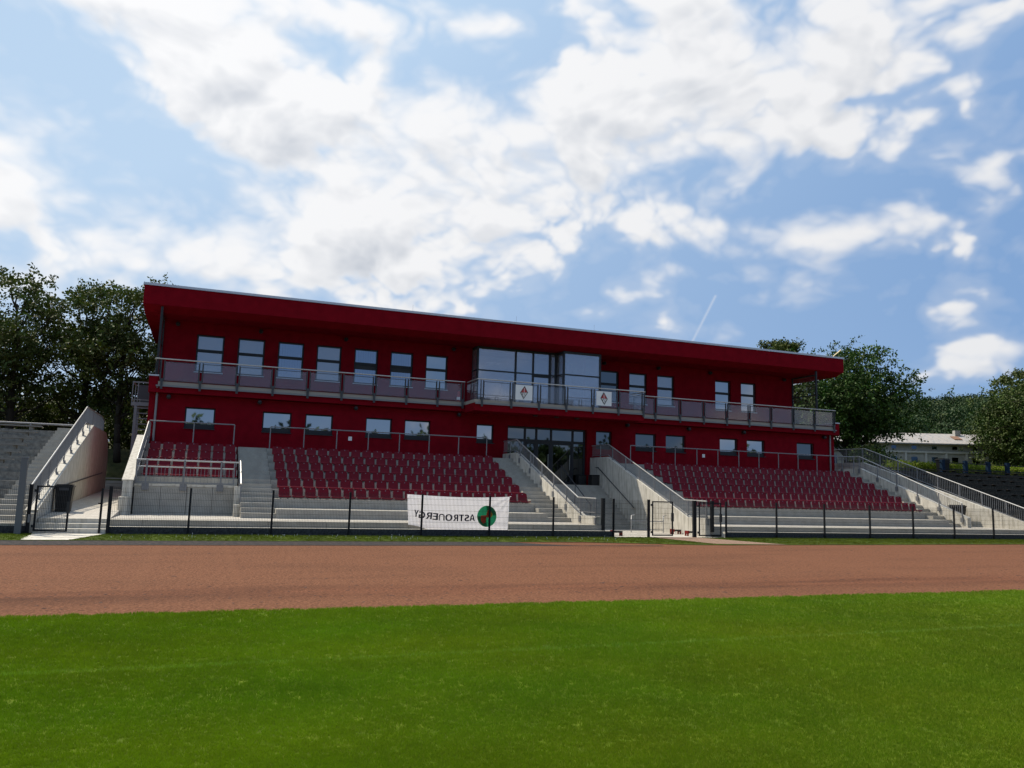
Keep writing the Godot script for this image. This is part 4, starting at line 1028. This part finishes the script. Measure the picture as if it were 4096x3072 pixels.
# ---------- the older standing terraces at both sides
func side_stands() -> void:
	for side in 2:
		var left := side == 0
		var mat: Material = M["old_concrete"] if left else M["mossy_concrete"]
		var x0: float = [-12.5, 40.1][side]
		var x1: float = [-5.65, 58.0][side]
		var o := thing("standing_terrace", "old grey concrete standing terrace with bench boards at the far left" if left else "dark weathered standing terrace with bench rows at the far right", "terrace", Vector3(x1 if left else x0, 0, -1))
		for i in 12:
			var y := 0.33 + 0.3 * i
			var z := -0.5 - 0.95 * i - (0.0 if left else 0.3)
			var n := 4 if left else 7
			for j in n:
				var a := lerpf(x0, x1, j / float(n)) + 0.006
				var b := lerpf(x0, x1, (j + 1) / float(n)) - 0.006
				part("slab", B().box(Vector3(a, y - 0.45, z - 1.25), Vector3(b, y - 0.012 * rng.randf(), z - 0.012 * rng.randf())), mat, o)
			if left and i < 2: continue
			var e0 := x0 + 0.3
			var e1 := x1 - (0.5 if left else 0.2)
			var bn := 3 if left else 6
			for j in bn:
				var a := lerpf(e0, e1, j / float(bn)) + 0.03
				var b := lerpf(e0, e1, (j + 1) / float(bn)) - 0.03
				var bd := part("bench_board", B().box(Vector3(a, y + (0.13 if left else 0.09), z - 0.34), Vector3(b, y + (0.18 if left else 0.13) - 0.01 * rng.randf(), z + 0.03)), M["old_bench" if left else "bench_wood"], o)
				part("support", B().box(Vector3(a + 0.3, y - 0.01, z - 0.3), Vector3(a + 0.42, y + (0.128 if left else 0.088), z - 0.04)).box(Vector3(b - 0.42, y - 0.01, z - 0.3), Vector3(b - 0.3, y + (0.128 if left else 0.088), z - 0.04)), mat, bd)
		var s := thing("stair_flight", "concrete stairs beside the end wall of the old stand at the far left" if left else "concrete stairs beside the end wall of the dark stand at the far right", "stairs", Vector3(x1 if left else x0, 0, -1))
		for i in 24:
			part("step", B().box(Vector3(x1 + 0.006 if left else 38.86, -0.1 + 0.15 * i, -0.45 - 0.475 * i - 0.9), Vector3(-4.56 if left else x0 - 0.006, 0.33 + 0.15 * i - (0.0 if i % 2 else 0.0), -0.45 - 0.475 * i)), M["concrete"] if left else M["old_concrete"], s)
		var prof := [Vector2(-0.3, 0.58), Vector2(-0.5, 0.66), Vector2(-11.5, 3.95), Vector2(-16.6, 3.95), Vector2(-17.4, 3.72), Vector2(-18.0, 3.3), Vector2(-18.35, 2.7)] if left else [Vector2(-0.4, 0.66), Vector2(-11.2, 3.98), Vector2(-16.0, 3.98)]
		var w := parapet("tall pale end wall of the old left stand, rising along the ramp" if left else "white sloping end wall of the right stand, beyond the red seats", -4.55 if left else 38.6, 0.24, prof, 0.0, M["pale_concrete"], 1.6, 0.0)
		if left:
			for k in 11:
				part("coping", B().bar(Vector3(-4.43, path_y(prof, -0.4 - k) + 0.03, -0.4 - k), Vector3(-4.43, path_y(prof, -1.36 - k) + 0.03, -1.36 - k), 0.34, 0.06), M["pale_concrete"], w)
			part("handrail", B().tube(Vector3(-4.26, 1.3, -3.0), Vector3(-4.26, 1.95, -16.0), 0.022, 6), M["rail_steel"], w)
		railing("grey steel railing on the tall end wall of the left stand" if left else "grey steel railing on the white end wall of the right stand", -4.43 if left else 38.72, [Vector2(0.0, 1.4), Vector2(-10.2, 4.65), Vector2(-15.6, 4.65), Vector2(-16.6, 4.5)] if left else [Vector2(-0.45, 1.34), Vector2(-11.1, 4.84), Vector2(-13.8, 4.86)], 0.66, 0.11, 1.0 if left else -1.0)
	# what stands along the top of the two stands
	var f := thing("pipe_railing", "low grey pipe railing along the top of the old left stand", "railing", Vector3(-5, 3.6, -11.9))
	part("handrail", B().tube(Vector3(-12.5, 3.94, -11.9), Vector3(-4.7, 3.94, -11.9), 0.04, 8), M["galvanised"], f)
	for k in 5: part("post", B().tube(Vector3(-12.3 + 1.85 * k, 3.5, -11.9), Vector3(-12.3 + 1.85 * k, 3.92, -11.9), 0.035, 6), M["galvanised"], f)
	f = thing("blue_fence", "low fence with thick blue posts along the top of the dark right stand", "fence", Vector3(46, 3.6, -12.2))
	for x in [46.5, 48.6, 50.75, 52.6, 54.6, 56.6]: part("post", B().box(Vector3(x - 0.13, 3.5, -12.3), Vector3(x + 0.13, 4.5, -12.1)), M["blue_paint"], f)
	part("rail", B().box(Vector3(46.0, 4.28, -12.22), Vector3(58, 4.34, -12.18)), M["bin_dark"], f)
	part("rail", B().box(Vector3(46.0, 3.86, -12.22), Vector3(58, 3.92, -12.18)), M["bin_dark"], f)

func bin_shape(o: Node3D, c: Vector3, w: float, h: float, d: float, mat: Material) -> void:
	var m := B()
	m.hexa([c + Vector3(-w * 0.4, 0, d * 0.4), c + Vector3(w * 0.4, 0, d * 0.4), c + Vector3(w * 0.4, 0, -d * 0.4), c + Vector3(-w * 0.4, 0, -d * 0.4), c + Vector3(-w / 2, h * 0.9, d / 2), c + Vector3(w / 2, h * 0.9, d / 2), c + Vector3(w / 2, h * 0.9, -d / 2), c + Vector3(-w / 2, h * 0.9, -d / 2)])
	part("body", m, mat, o)
	part("rim", B().box(c + Vector3(-w * 0.54, h * 0.9 + 0.001, -d * 0.54), c + Vector3(w * 0.54, h * 0.96, d * 0.54)), M["lamp_black"], o)
	part("lid", B().box(c + Vector3(-w * 0.46, h * 0.961, -d * 0.46), c + Vector3(w * 0.46, h, d * 0.46)), mat, o)

func small_things() -> void:
	var o := thing("litter_bin", "black litter bin standing on the ramp against the left end wall", "bin", Vector3(-3.98, 0.5, -3.2))
	bin_shape(o, Vector3(-3.98, 0.5, -3.2), 0.52, 0.95, 0.5, M["bin_dark"])
	part("flap", B().box(Vector3(-4.12, 1.25, -2.98), Vector3(-3.84, 1.34, -2.93)), M["rail_steel"], o)
	o = thing("litter_bin", "dark litter bin on the walkway by the white wall at the right end", "bin", Vector3(37.9, 0.43, -4.0))
	bin_shape(o, Vector3(37.9, 0.6, -4.0), 0.62, 0.95, 0.55, M["bin_dark"])
	part("stand", B().box(Vector3(37.85, 0.43, -4.05), Vector3(37.95, 0.6, -3.95)), M["galvanised"], o)
	o = thing("litter_bin", "dark bin at the blue fence on top of the right stand", "bin", Vector3(47.0, 3.5, -12.6))
	bin_shape(o, Vector3(47.0, 3.5, -12.6), 0.62, 1.1, 0.6, M["bin_dark"])
	for q in [[18.95, 2.03, -10.75, "left"], [19.3, 2.03, -9.95, "right"]]:
		o = thing("planter_box", "black box standing on the entrance landing, the %s one of two beside the doors" % q[3], "box", Vector3(q[0], q[1], q[2]))
		part("body", B().cbox(Vector3(q[0], q[1] + 0.25, q[2]), Vector3(0.42, 0.5, 0.42)), M["lamp_black"], o)
		part("rim", B().cbox(Vector3(q[0], q[1] + 0.52, q[2]), Vector3(0.46, 0.04, 0.46)), M["bin_dark"], o)
	# red feet of a mobile barrier left on the forecourt
	var k := 0
	for q in [[15.67, -0.7, 0.0], [19.3, -2.15, 0.15], [19.25, -0.95, 0.1]]:
		o = thing("trestle", ["low red and black trestle behind the wire panel left of the gate", "low red and black trestle at the foot of the right entrance parapet", "low red and black trestle behind the right gate post"][k], "trestle", Vector3(q[0], 0, q[1]), "red trestles on the forecourt", q[2])
		k += 1
		part("top", B().box(Vector3(-0.17, 0.13, -0.09), Vector3(0.2, 0.2, 0.09)), M["lamp_black"], o, true)
		part("end_block", B().box(Vector3(-0.26, 0.11, -0.1), Vector3(-0.171, 0.22, 0.1)), M["crate_red"], o, true)
		for x in [-0.23, 0.17]:
			part("leg", B().box(Vector3(x - 0.03, 0.0, -0.09), Vector3(x + 0.03, 0.1, -0.05)).box(Vector3(x - 0.03, 0.0, 0.05), Vector3(x + 0.03, 0.1, 0.09)).box(Vector3(x - 0.03, 0.1, -0.09), Vector3(x + 0.03, 0.13, 0.09)), M["crate_red"], o, true)
	# cycle rack
	o = thing("cycle_rack", "low shiny tubular cycle rack on the forecourt in front of the right parapet", "rack", Vector3(18.6, 0, -3.4))
	for q in [[17.75, -3.4], [19.1, -3.0]]:
		part("hoop", B().tube(Vector3(q[0], 0, q[1] + 0.15), Vector3(q[0], 0.55, q[1] + 0.15), 0.022, 8).tube(Vector3(q[0], 0.55, q[1] + 0.15), Vector3(q[0] + 0.06, 0.72, q[1] + 0.05), 0.022, 8).tube(Vector3(q[0] + 0.06, 0.72, q[1] + 0.05), Vector3(q[0] + 0.3, 0.76, q[1] - 0.1), 0.022, 8), M["bright_steel"], o)
	part("rail", B().tube(Vector3(17.75, 0.5, -3.25), Vector3(19.1, 0.5, -2.85), 0.018, 6), M["galvanised"], o)
	part("rail", B().tube(Vector3(17.75, 0.14, -3.25), Vector3(19.1, 0.14, -2.85), 0.018, 6), M["galvanised"], o)
	o = thing("fire_extinguisher", "red fire extinguisher standing on the balcony left of the glazed bay", "extinguisher", Vector3(12.3, 6.02, -11.6))
	part("cylinder", B().tube(Vector3(12.3, 6.02, -11.6), Vector3(12.3, 6.55, -11.6), 0.09, 12).tube(Vector3(12.3, 6.55, -11.6), Vector3(12.3, 6.64, -11.6), 0.09, 12, 0.03), M["extinguisher_red"], o)
	part("label", B().tube(Vector3(12.3, 6.2, -11.6), Vector3(12.3, 6.34, -11.6), 0.0915, 12), M["white_paint"], o)
	part("valve", B().tube(Vector3(12.3, 6.64, -11.6), Vector3(12.3, 6.7, -11.6), 0.025, 8).cbox(Vector3(12.34, 6.71, -11.6), Vector3(0.14, 0.02, 0.02)), M["lamp_black"], o)
	o = thing("plank", "pale wooden plank sticking up slanted at the right end of the roof", "plank", Vector3(36.3, 10.4, -11.0))
	part("board", B().bar(Vector3(36.2, 10.375, -11.0), Vector3(36.95, 10.93, -11.0), 0.1, 0.03), M["plank"], o)
	o = thing("grey_post", "plain grey post standing in front of the far left fence", "post", Vector3(-4.62, 0, 0.16))
	part("shaft", B().box(Vector3(-4.72, 0, 0.1), Vector3(-4.55, 2.22, 0.22)), M["weathered_steel"], o)
	part("cap", B().box(Vector3(-4.73, 2.221, 0.09), Vector3(-4.54, 2.25, 0.23)), M["galvanised"], o)
	# outside stair at the clubhouse's left end
	o = thing("exit_stair", "galvanised steel escape stair with a railed landing at the clubhouse's left end", "stairs", Vector3(-2.7, 1, -14.5))
	part("landing", B().box(Vector3(-3.1, 5.15, -15.6), Vector3(-2.2, 5.32, -14.0)), M["galvanised"], o)
	part("column", B().box(Vector3(-2.95, 0.8, -14.1), Vector3(-2.83, 5.15, -13.98)).box(Vector3(-2.95, 0.8, -15.6), Vector3(-2.83, 5.15, -15.48)), M["galvanised"], o)
	for z in [-14.02, -15.58]:
		for x in [-3.08, -2.85, -2.3]: part("rail_post", B().box(Vector3(x - 0.02, 5.3, z - 0.02), Vector3(x + 0.02, 6.28, z + 0.02)), M["galvanised"], o)
		part("rail", B().box(Vector3(-3.1, 6.24, z - 0.025), Vector3(-2.2, 6.3, z + 0.025)), M["galvanised"], o)
		part("rail", B().box(Vector3(-3.06, 5.42, z - 0.012), Vector3(-2.2, 5.45, z + 0.012)), M["galvanised"], o)
		part("infill", B().box(Vector3(-2.82, 5.46, z - 0.006), Vector3(-2.32, 6.14, z + 0.006)), M["rail_steel"], o)
	part("rail", B().box(Vector3(-3.1, 6.24, -15.55), Vector3(-3.05, 6.3, -14.05)), M["galvanised"], o)
	part("rail", B().box(Vector3(-3.09, 5.42, -15.55), Vector3(-3.06, 5.45, -14.05)), M["galvanised"], o)
	for i in 15: part("tread", B().box(Vector3(-2.82, 5.02 - 0.25 * i, -14.15 - 0.05 * i), Vector3(-2.2, 5.06 - 0.25 * i, -13.9 - 0.05 * i)), M["galvanised"], o)

# ---------- trees and shrubs
var clumps := {}

func leaf_clump(n: int, r: float, l: float, seed_: int) -> ArrayMesh:      # a spray of n leaves, each a bent pair of triangles
	var g := RandomNumberGenerator.new()
	g.seed = seed_
	var m := B()
	for i in n:
		var c := Vector3(g.randfn(), g.randfn() * 0.7, g.randfn()) * r * 0.5
		var b := Basis(Vector3(g.randfn(), g.randfn(), g.randfn()).normalized(), g.randf() * TAU)
		var s := l * g.randf_range(0.7, 1.25)
		var t := c + b * Vector3(0, 0, s * 0.5)
		var k := c - b * Vector3(0, 0, s * 0.5)
		var e := c + b * Vector3(s * 0.32, s * 0.08, s * 0.06)
		var f := c + b * Vector3(-s * 0.32, s * 0.08, s * 0.06)
		m.tri(k, e, t)
		m.tri(k, t, f)
		for j in 6: m.c.append(Color.WHITE)
	return m.mesh()

func scatter(called: String, parent: Node, mesh: Mesh, mat: Material, places: Array, tints: Array) -> MultiMeshInstance3D:
	var mm := MultiMesh.new()
	mm.transform_format = MultiMesh.TRANSFORM_3D
	mm.use_colors = true
	mm.mesh = mesh
	mm.instance_count = places.size()
	for i in places.size():
		mm.set_instance_transform(i, places[i])
		mm.set_instance_color(i, tints[i])
	var o := MultiMeshInstance3D.new()
	o.name = numbered(parent, called)
	o.multimesh = mm
	o.material_override = mat
	parent.add_child(o, true)
	o.set_meta("kind", "stuff")
	return o

# a tree: bent trunk, limbs to each bough, boughs of leaf sprays; rad is the half size of the crown
func tree(called: String, label: String, at: Vector3, mid: float, rad: Vector3, boughs: int, sprays: int, clump: Mesh, size: float, mat: Material, seed_: int, trunk_r: float, flat := 0.55, cat := "tree", group := "") -> Node3D:
	var g := RandomNumberGenerator.new()
	g.seed = seed_
	var o := thing(called, label, cat, at, group)
	var wood := B()
	var top := Vector3(g.randf_range(-0.3, 0.3), mid + rad.y * 0.45, g.randf_range(-0.3, 0.3))
	var bend := Vector3(g.randf_range(-0.3, 0.3), 0, g.randf_range(-0.3, 0.3))
	var stem := func(t: float) -> Vector3: return top * t + bend * sin(t * 5.0) * 0.6
	for i in 8: wood.tube(stem.call(i / 8.0), stem.call((i + 1) / 8.0), trunk_r * (1.0 - i / 9.5), 7, trunk_r * (1.0 - (i + 1) / 9.5))
	var places := []
	var tints := []
	var limbs := B()
	for b in boughs:
		var d := Vector3(g.randfn(), g.randfn(), g.randfn()).normalized()
		var r := pow(g.randf(), 0.42)
		var c := Vector3(d.x * rad.x, d.y * rad.y, d.z * rad.z) * r * 0.9
		if c.y < -rad.y * 0.5: c.y *= 0.8
		c += Vector3(0, mid, 0)
		var br := rad.x * g.randf_range(0.16, 0.34)
		var from: Vector3 = stem.call(clampf((c.y - rad.y * g.randf_range(0.2, 0.5)) / maxf(top.y, 0.1), 0.15, 0.95))
		var knee := from.lerp(c, 0.5) + Vector3(0, -0.12 * from.distance_to(c), 0) + Vector3(g.randfn(), g.randfn(), g.randfn()) * 0.12
		var lr := trunk_r * g.randf_range(0.14, 0.3)
		limbs.tube(from, knee, lr, 5, lr * 0.7)
		limbs.tube(knee, c, lr * 0.7, 5, lr * 0.25)
		var tone := g.randf_range(0.75, 1.25)
		for i in int(sprays * (br / (rad.x * 0.25)) * (0.7 + 0.6 * g.randf())):
			var q := Vector3(g.randfn() * br * 0.62, g.randfn() * br * 0.62 * flat, g.randfn() * br * 0.62)
			var s := size * g.randf_range(0.75, 1.3)
			places.append(Transform3D(Basis(Vector3(g.randfn(), g.randfn(), g.randfn()).normalized(), g.randf() * TAU) * Basis.from_scale(Vector3(s, s, s)), c + q))
			var k := tone * g.randf_range(0.75, 1.3)
			tints.append(Color(k * g.randf_range(0.85, 1.25), k, k * 0.9))
			if i % 14 == 0: limbs.tube(c, c + q, 0.018, 4, 0.006)
	part("trunk", wood, M["bark"], o, true, true)
	part("limbs", limbs, M["bark"], o, true)
	scatter("crown", o, clump, mat, places, tints)
	return o

func greenery() -> void:
	var spray := leaf_clump(9, 0.36, 0.2, 1)
	var small := leaf_clump(10, 0.3, 0.15, 2)
	# maples behind the left stand
	var i := 0
	for q in [[-13.8, -24.5, 3.4, 8.0, 4.4, 3.7, "leafy maple cut by the left edge of the photo, behind the old stand"], [-9.6, -22.5, 3.4, 8.3, 3.6, 4.4, "tall maple with a spiky top behind the old stand, second from the left edge"], [-6.6, -24.5, 3.4, 8.3, 3.2, 4.4, "maple with many sky gaps above the left end wall's railing"], [-4.2, -22.0, 2.6, 8.4, 3.1, 4.2, "maple with a dark leaning trunk rising behind the left ramp"], [-0.6, -25.5, 3.4, 7.6, 3.2, 3.8, "maple half hidden behind the clubhouse's left roof end"]]:
		tree("maple_tree", q[6], Vector3(q[0], q[2], q[1]), q[3] - q[2] + 0.5, Vector3(q[4], q[5] + 0.55, q[4]), 62, 20, spray, 1.0, M["maple_leaf"], 100 + i, 0.2 + 0.03 * (i % 3), 0.5, "tree", "maples behind the left stand")
		i += 1
	# understorey there
	i = 0
	for q in [[-16.5, -21, 2.6], [-12.0, -29, 3.4], [-8.6, -28, 2.6], [-5.0, -31, 3.0], [-2.0, -29, 2.6], [-1.2, -21.5, 1.3]]:
		tree("shrub", ["dark shrub under the maples at the left edge", "broad dark shrub behind the left maples", "shrub in deep shade behind the second maple", "tall shrub behind the leaning maple", "shrub behind the escape stair", "bright little bush at the clubhouse's left corner"][i], Vector3(q[0], 3.2 if i < 5 else 1.6, q[1]), q[2] * 0.6, Vector3(q[2], q[2] * 0.75, q[2]), 30, 36, small, 1.3, M["maple_leaf" if i < 5 else "yellow_leaf"], 140 + i, 0.06, 0.8, "shrub", "shrubs under the left maples")
		i += 1
	# right of the clubhouse
	tree("oak_tree", "broad dark green tree behind the clubhouse's right end", Vector3(46.5, 3.4, -20.5), 6.2, Vector3(4.9, 5.2, 4.6), 110, 34, spray, 1.05, M["oak_leaf"], 160, 0.34, 0.6)
	tree("oak_tree", "dark tree showing only its top above the roof's right part", Vector3(48.1, 3.4, -30.3), 10.2, Vector3(1.9, 2.7, 1.9), 40, 30, spray, 1.1, M["maple_leaf"], 161, 0.25, 0.6)
	tree("oak_tree", "dark tree filling the gap between the broad tree and the clubhouse", Vector3(42.5, 3.4, -24.5), 4.6, Vector3(3.6, 4.2, 3.4), 60, 34, spray, 1.05, M["oak_leaf"], 162, 0.25, 0.6)
	tree("lime_tree", "large yellowish green tree cut by the right edge of the photo", Vector3(68.5, 3.5, -21.0), 4.7, Vector3(5.4, 5.0, 5.2), 110, 40, spray, 1.1, M["yellow_leaf"], 163, 0.3, 0.7)
	tree("pine_tree", "dark loose treetop above the yellowish tree at the right edge", Vector3(73.0, 3.5, -26.0), 8.2, Vector3(2.6, 3.6, 2.6), 40, 24, spray, 1.1, M["maple_leaf"], 164, 0.22, 0.5)
	tree("bush", "small bright bush under the broad tree, left of the pale house", Vector3(44.5, 3.4, -16.5), 1.1, Vector3(1.5, 1.2, 1.2), 22, 30, small, 1.1, M["yellow_leaf"], 165, 0.04, 0.8, "bush")
	# clipped hedge on the bank
	var o := thing("hedge", "long clipped hedge with a sunlit yellow-green top behind the right stand", "hedge", Vector3(44, 3.4, -14))
	part("core", B().box(Vector3(44.3, 3.4, -14.6), Vector3(66, 4.02, -13.7)), M["soil"], o)
	var g := RandomNumberGenerator.new()
	g.seed = 9
	var places := []
	var tints := []
	for k in 5200:
		var x := g.randf_range(44.0, 66.0)
		var on_top := g.randf() < 0.45
		var p := Vector3(x, 4.08 + g.randfn() * 0.06, g.randf_range(-14.7, -13.6)) if on_top else Vector3(x, g.randf_range(3.5, 4.05), -13.62 + g.randfn() * 0.04)
		places.append(Transform3D(Basis(Vector3(g.randfn(), g.randfn(), g.randfn()).normalized(), g.randf() * TAU) * Basis.from_scale(Vector3.ONE * g.randf_range(0.6, 1.0)), p - o.position))
		var t := g.randf_range(0.7, 1.2)
		tints.append(Color(t, t, t))
	scatter("foliage", o, small, M["hedge_leaf"], places, tints)
	# the wood beyond the pitch, which the windows mirror
	places = []
	tints = []
	for k in 64:
		var c := Vector3(-45 + k * 2.5 + g.randf_range(-2, 2), 0, 98 + g.randf_range(-6, 10))
		var hh := g.randf_range(8.5, 12.6)
		for j in 70:
			var d := Vector3(g.randfn(), g.randfn(), g.randfn()).normalized() * pow(g.randf(), 0.4)
			places.append(Transform3D(Basis(Vector3(g.randfn(), g.randfn(), g.randfn()).normalized(), g.randf() * TAU) * Basis.from_scale(Vector3.ONE * g.randf_range(5.0, 8.0)), c + Vector3(d.x * 3.2, hh * 0.58 + d.y * hh * 0.42, d.z * 3.2)))
			var t := g.randf_range(0.7, 1.2)
			tints.append(Color(t, t, t))
	tag(scatter("far_wood", self, spray, M["forest_leaf"], places, tints), "dark wood beyond the far side of the pitch", "wood", "", "stuff")

func far_things() -> void:
	# wooded hillside on the right
	var g := RandomNumberGenerator.new()
	g.seed = 12
	var spray := leaf_clump(12, 0.42, 0.22, 3)
	var places := []
	var tints := []
	for k in 900:
		var dist := lerpf(135.0, 330.0, sqrt(g.randf()))
		var az := deg_to_rad(g.randf_range(33.0, 78.0))
		var x := 0.3 + sin(az) * dist
		var z := 27.5 - cos(az) * dist
		var base := 3.0 + 28.5 * smoothstep(130.0, 320.0, x * 0.82 - z * 0.57)
		if dist < 150: base = 3.4
		var r := g.randf_range(3.2, 5.6)
		var tone := g.randf_range(0.7, 1.25)
		for j in 60:
			var d := Vector3(g.randfn(), g.randfn(), g.randfn()).normalized() * pow(g.randf(), 0.35)
			if d.y < -0.5: d.y = -d.y
			var s := g.randf_range(2.0, 3.6)
			places.append(Transform3D(Basis(Vector3(g.randfn(), g.randfn(), g.randfn()).normalized(), g.randf() * TAU) * Basis.from_scale(Vector3(s, s, s)), Vector3(x, base, z) + Vector3(d.x * r, 3.0 + d.y * r * 0.95, d.z * r)))
			var t := tone * g.randf_range(0.8, 1.2)
			tints.append(Color(t * g.randf_range(0.9, 1.1), t, t))
	tag(scatter("hillside_forest", self, spray, M["forest_leaf"], places, tints), "dark green wooded hillside on the right horizon", "forest", "", "stuff")
	# the long pale house in front of it
	var o := thing("house", "long low grey house with a patchy metal roof, behind the hedge on the right", "house", Vector3(66.0, 3.4, -27.5), "", deg_to_rad(-24.0))
	part("wall", B().box(Vector3(-12, -0.5, -6), Vector3(9, 3.66, 0)), M["grey_render"], o, true)
	part("cornice", B().box(Vector3(-12.1, 2.8, -6.1), Vector3(9.1, 2.96, 0.14)), M["house_trim"], o, true)
	var roof := part("roof", B().prism(PackedVector2Array([Vector2(0.5, 3.6), Vector2(0.5, 3.7), Vector2(-2.6, 4.85), Vector2(-3.4, 4.85), Vector2(-6.5, 3.7), Vector2(-6.5, 3.6)]), Vector3(-12.6, 0, 0), Vector3(0, 0, 1), Vector3.UP, Vector3(22.2, 0, 0)), M["metal_roof"], o, true)
	part("chimney", B().box(Vector3(1.0, 4.0, -2.4), Vector3(1.5, 5.15, -1.9)), M["grey_render"], roof, true)
	part("roof_patch", B().bar(Vector3(0.7, 4.19, -0.65), Vector3(0.7, 4.55, -1.62), 0.7, 0.03), M["rust"], roof, true)
	for k in 11:
		var x := -11.2 + k * 1.86
		part("pilaster", B().box(Vector3(x - 0.9, -0.4, 0.001), Vector3(x - 0.72, 2.79, 0.12)), M["house_trim"], o, true)
		var w := part("window", frame(x - 0.36, x + 0.36, 1.3, 2.5, 0.03, 0.07, 0.06), M["grey_render"], o, true)
		part("pane", B().box(Vector3(x - 0.3, 1.36, 0.002), Vector3(x + 0.3, 2.44, 0.012)), M["blue_glass"], w, true)
		w = part("window", frame(x - 0.28, x + 0.28, 3.1, 3.5, 0.03, 0.05, 0.06), M["grey_render"], o, true)
		part("pane", B().box(Vector3(x - 0.24, 3.14, 0.002), Vector3(x + 0.24, 3.46, 0.012)), M["blue_glass"], w, true)
	# a shed roof glinting through the left trees
	o = thing("shed", "small pale shed glimpsed between the trunks behind the left stand", "shed", Vector3(-8.3, 3.4, -33))
	part("wall", B().box(Vector3(-10.2, 3.3, -36), Vector3(-6.6, 5.2, -33)), M["grey_render"], o)
	part("roof", B().bar(Vector3(-8.4, 5.35, -32.7), Vector3(-8.4, 5.9, -36.2), 4.0, 0.08), M["flashing"], o)

# ---------- grass blades
func lawn() -> void:
	var g := RandomNumberGenerator.new()
	g.seed = 21
	var m := B()
	for i in 12:
		var a := g.randf() * TAU
		var c := Vector3(g.randfn(), 0, g.randfn()) * 0.018
		var s := Vector3(cos(a), 0, sin(a)) * 0.0017
		var h := g.randf_range(0.014, 0.027)
		var lean := Vector3(g.randfn(), 0, g.randfn()) * 0.006
		m.tri(c - s, c + s, c + lean + Vector3(0, h, 0))
		for j in 3: m.c.append(Color.WHITE)
	var tuft := m.mesh()
	var wide := noise(45, 0.35, 4)
	var places := []
	var tints := []
	var head := deg_to_rad(20.906)
	while places.size() < 210000:
		var r := 4.3 * pow(13.0, pow(g.randf(), 1.25))
		var a := head + deg_to_rad(g.randf_range(-40, 40))
		var p := Vector3(0.3 + sin(a) * r, 0.0, 27.49 - cos(a) * r)
		if p.z < 16.13 + 0.13 * wide.get_noise_2d(p.x * 12.0, 2.0): continue
		var s := clampf(r / 7.0, 0.85, 2.4)
		var t := 1.0 + 0.22 * wide.get_noise_2d(p.x * 0.5, p.z * 0.8) + 0.12 * wide.get_noise_2d(p.x * 3.0, p.z * 4.0) + g.randf_range(-0.1, 0.1)
		var yellow := clampf(0.5 + 0.9 * wide.get_noise_2d(p.x * 0.6 + 50.0, p.z * 0.8), 0.0, 1.0)
		if absf(p.z - 19.4) < 0.06 and g.randf() < 0.45: t = 1.45      # the faint old touchline
		places.append(Transform3D(Basis(Vector3.UP, g.randf() * TAU) * Basis.from_scale(Vector3(s, minf(s, 1.35) * g.randf_range(0.8, 1.15), s)), p))
		tints.append(Color(t * lerpf(0.88, 1.12, yellow), t, t * (1.0 if t < 1.44 else 5.0)))
	tag(scatter("pitch_grass", self, tuft, M["grass_blade"], places, tints), "mown green grass of the pitch", "grass", "", "stuff")
	places = []
	tints = []
	while places.size() < 26000:
		var x := g.randf_range(-16.0, 46.0)
		var z := g.randf_range(0.03, 4.2)
		if z > track_edge(x) - 0.04 + 0.12 * wide.get_noise_2d(x * 7.0, 3.0) : continue
		if x > lerpf(-4.2, -4.0, z / 2.8) and x < lerpf(-2.35, -2.95, z / 2.8): continue
		if x > lerpf(16.7, 17.2, z / 3.8) and x < lerpf(18.8, 20.0, z / 3.8): continue
		var dry := smoothstep(track_edge(x) - 0.9, track_edge(x), z) if x > 11.0 else 0.0
		if g.randf() < dry * 0.75: continue
		var tall := 2.6 if z < 0.1 and g.randf() < 0.2 else 1.5
		var s := g.randf_range(1.2, 2.0)
		var t := 0.5 + 0.25 * wide.get_noise_2d(x * 2.0, z * 4.0) + g.randf_range(-0.15, 0.15)
		places.append(Transform3D(Basis(Vector3.UP, g.randf() * TAU) * Basis.from_scale(Vector3(s, tall * g.randf_range(0.7, 1.3), s)), Vector3(x, 0.0, z)))
		tints.append(Color(t * (1.2 + 0.6 * dry), t, t))
	tag(scatter("verge_grass", self, tuft, M["grass_blade"], places, tints), "rough grass of the verge along the fence", "grass", "", "stuff")
	# clods and scuffs on the worn lane of the track
	var clod := B()
	clod.tube(Vector3(0, 0, 0), Vector3(0, 0.4, 0), 1.0, 6, 0.55)
	places = []
	tints = []
	for i in 1500:
		var x := g.randf_range(-8.0, 34.0)
		var z := 14.4 + g.randfn() * 0.8 if g.randf() < 0.6 else g.randf_range(4.6, 16.0)
		if z > 16.05 or z < 4.5: continue
		var s := g.randf_range(0.006, 0.02) * (1.6 if g.randf() < 0.1 else 1.0)
		places.append(Transform3D(Basis(Vector3.UP, g.randf() * TAU) * Basis.from_scale(Vector3(s * g.randf_range(1.0, 3.0), s * 0.8, s)), Vector3(x, -0.013, z)))
		tints.append(Color.WHITE)
	tag(scatter("track_clods", self, clod.mesh(), M["clod"], places, tints), "dark clods and scuffs on the worn inner lane", "clods", "", "stuff")
	# daisies and clover heads in the verge
	var fm := B()
	fm.tube(Vector3(0, 0, 0), Vector3(0, 0.05, 0), 0.003, 4)
	fm.tube(Vector3(0, 0.05, 0), Vector3(0, 0.06, 0), 0.009, 7, 0.006)
	places = []
	tints = []
	for i in 80:
		var x := g.randf_range(-2.0, 15.0)
		places.append(Transform3D(Basis.from_scale(Vector3.ONE * g.randf_range(0.7, 1.2)), Vector3(x, 0.0, g.randf_range(0.2, 2.5))))
		tints.append(Color.WHITE)
	tag(scatter("verge_flowers", self, fm.mesh(), M["white_paint"], places, tints), "small white flowers dotted in the verge grass", "flowers", "", "stuff")
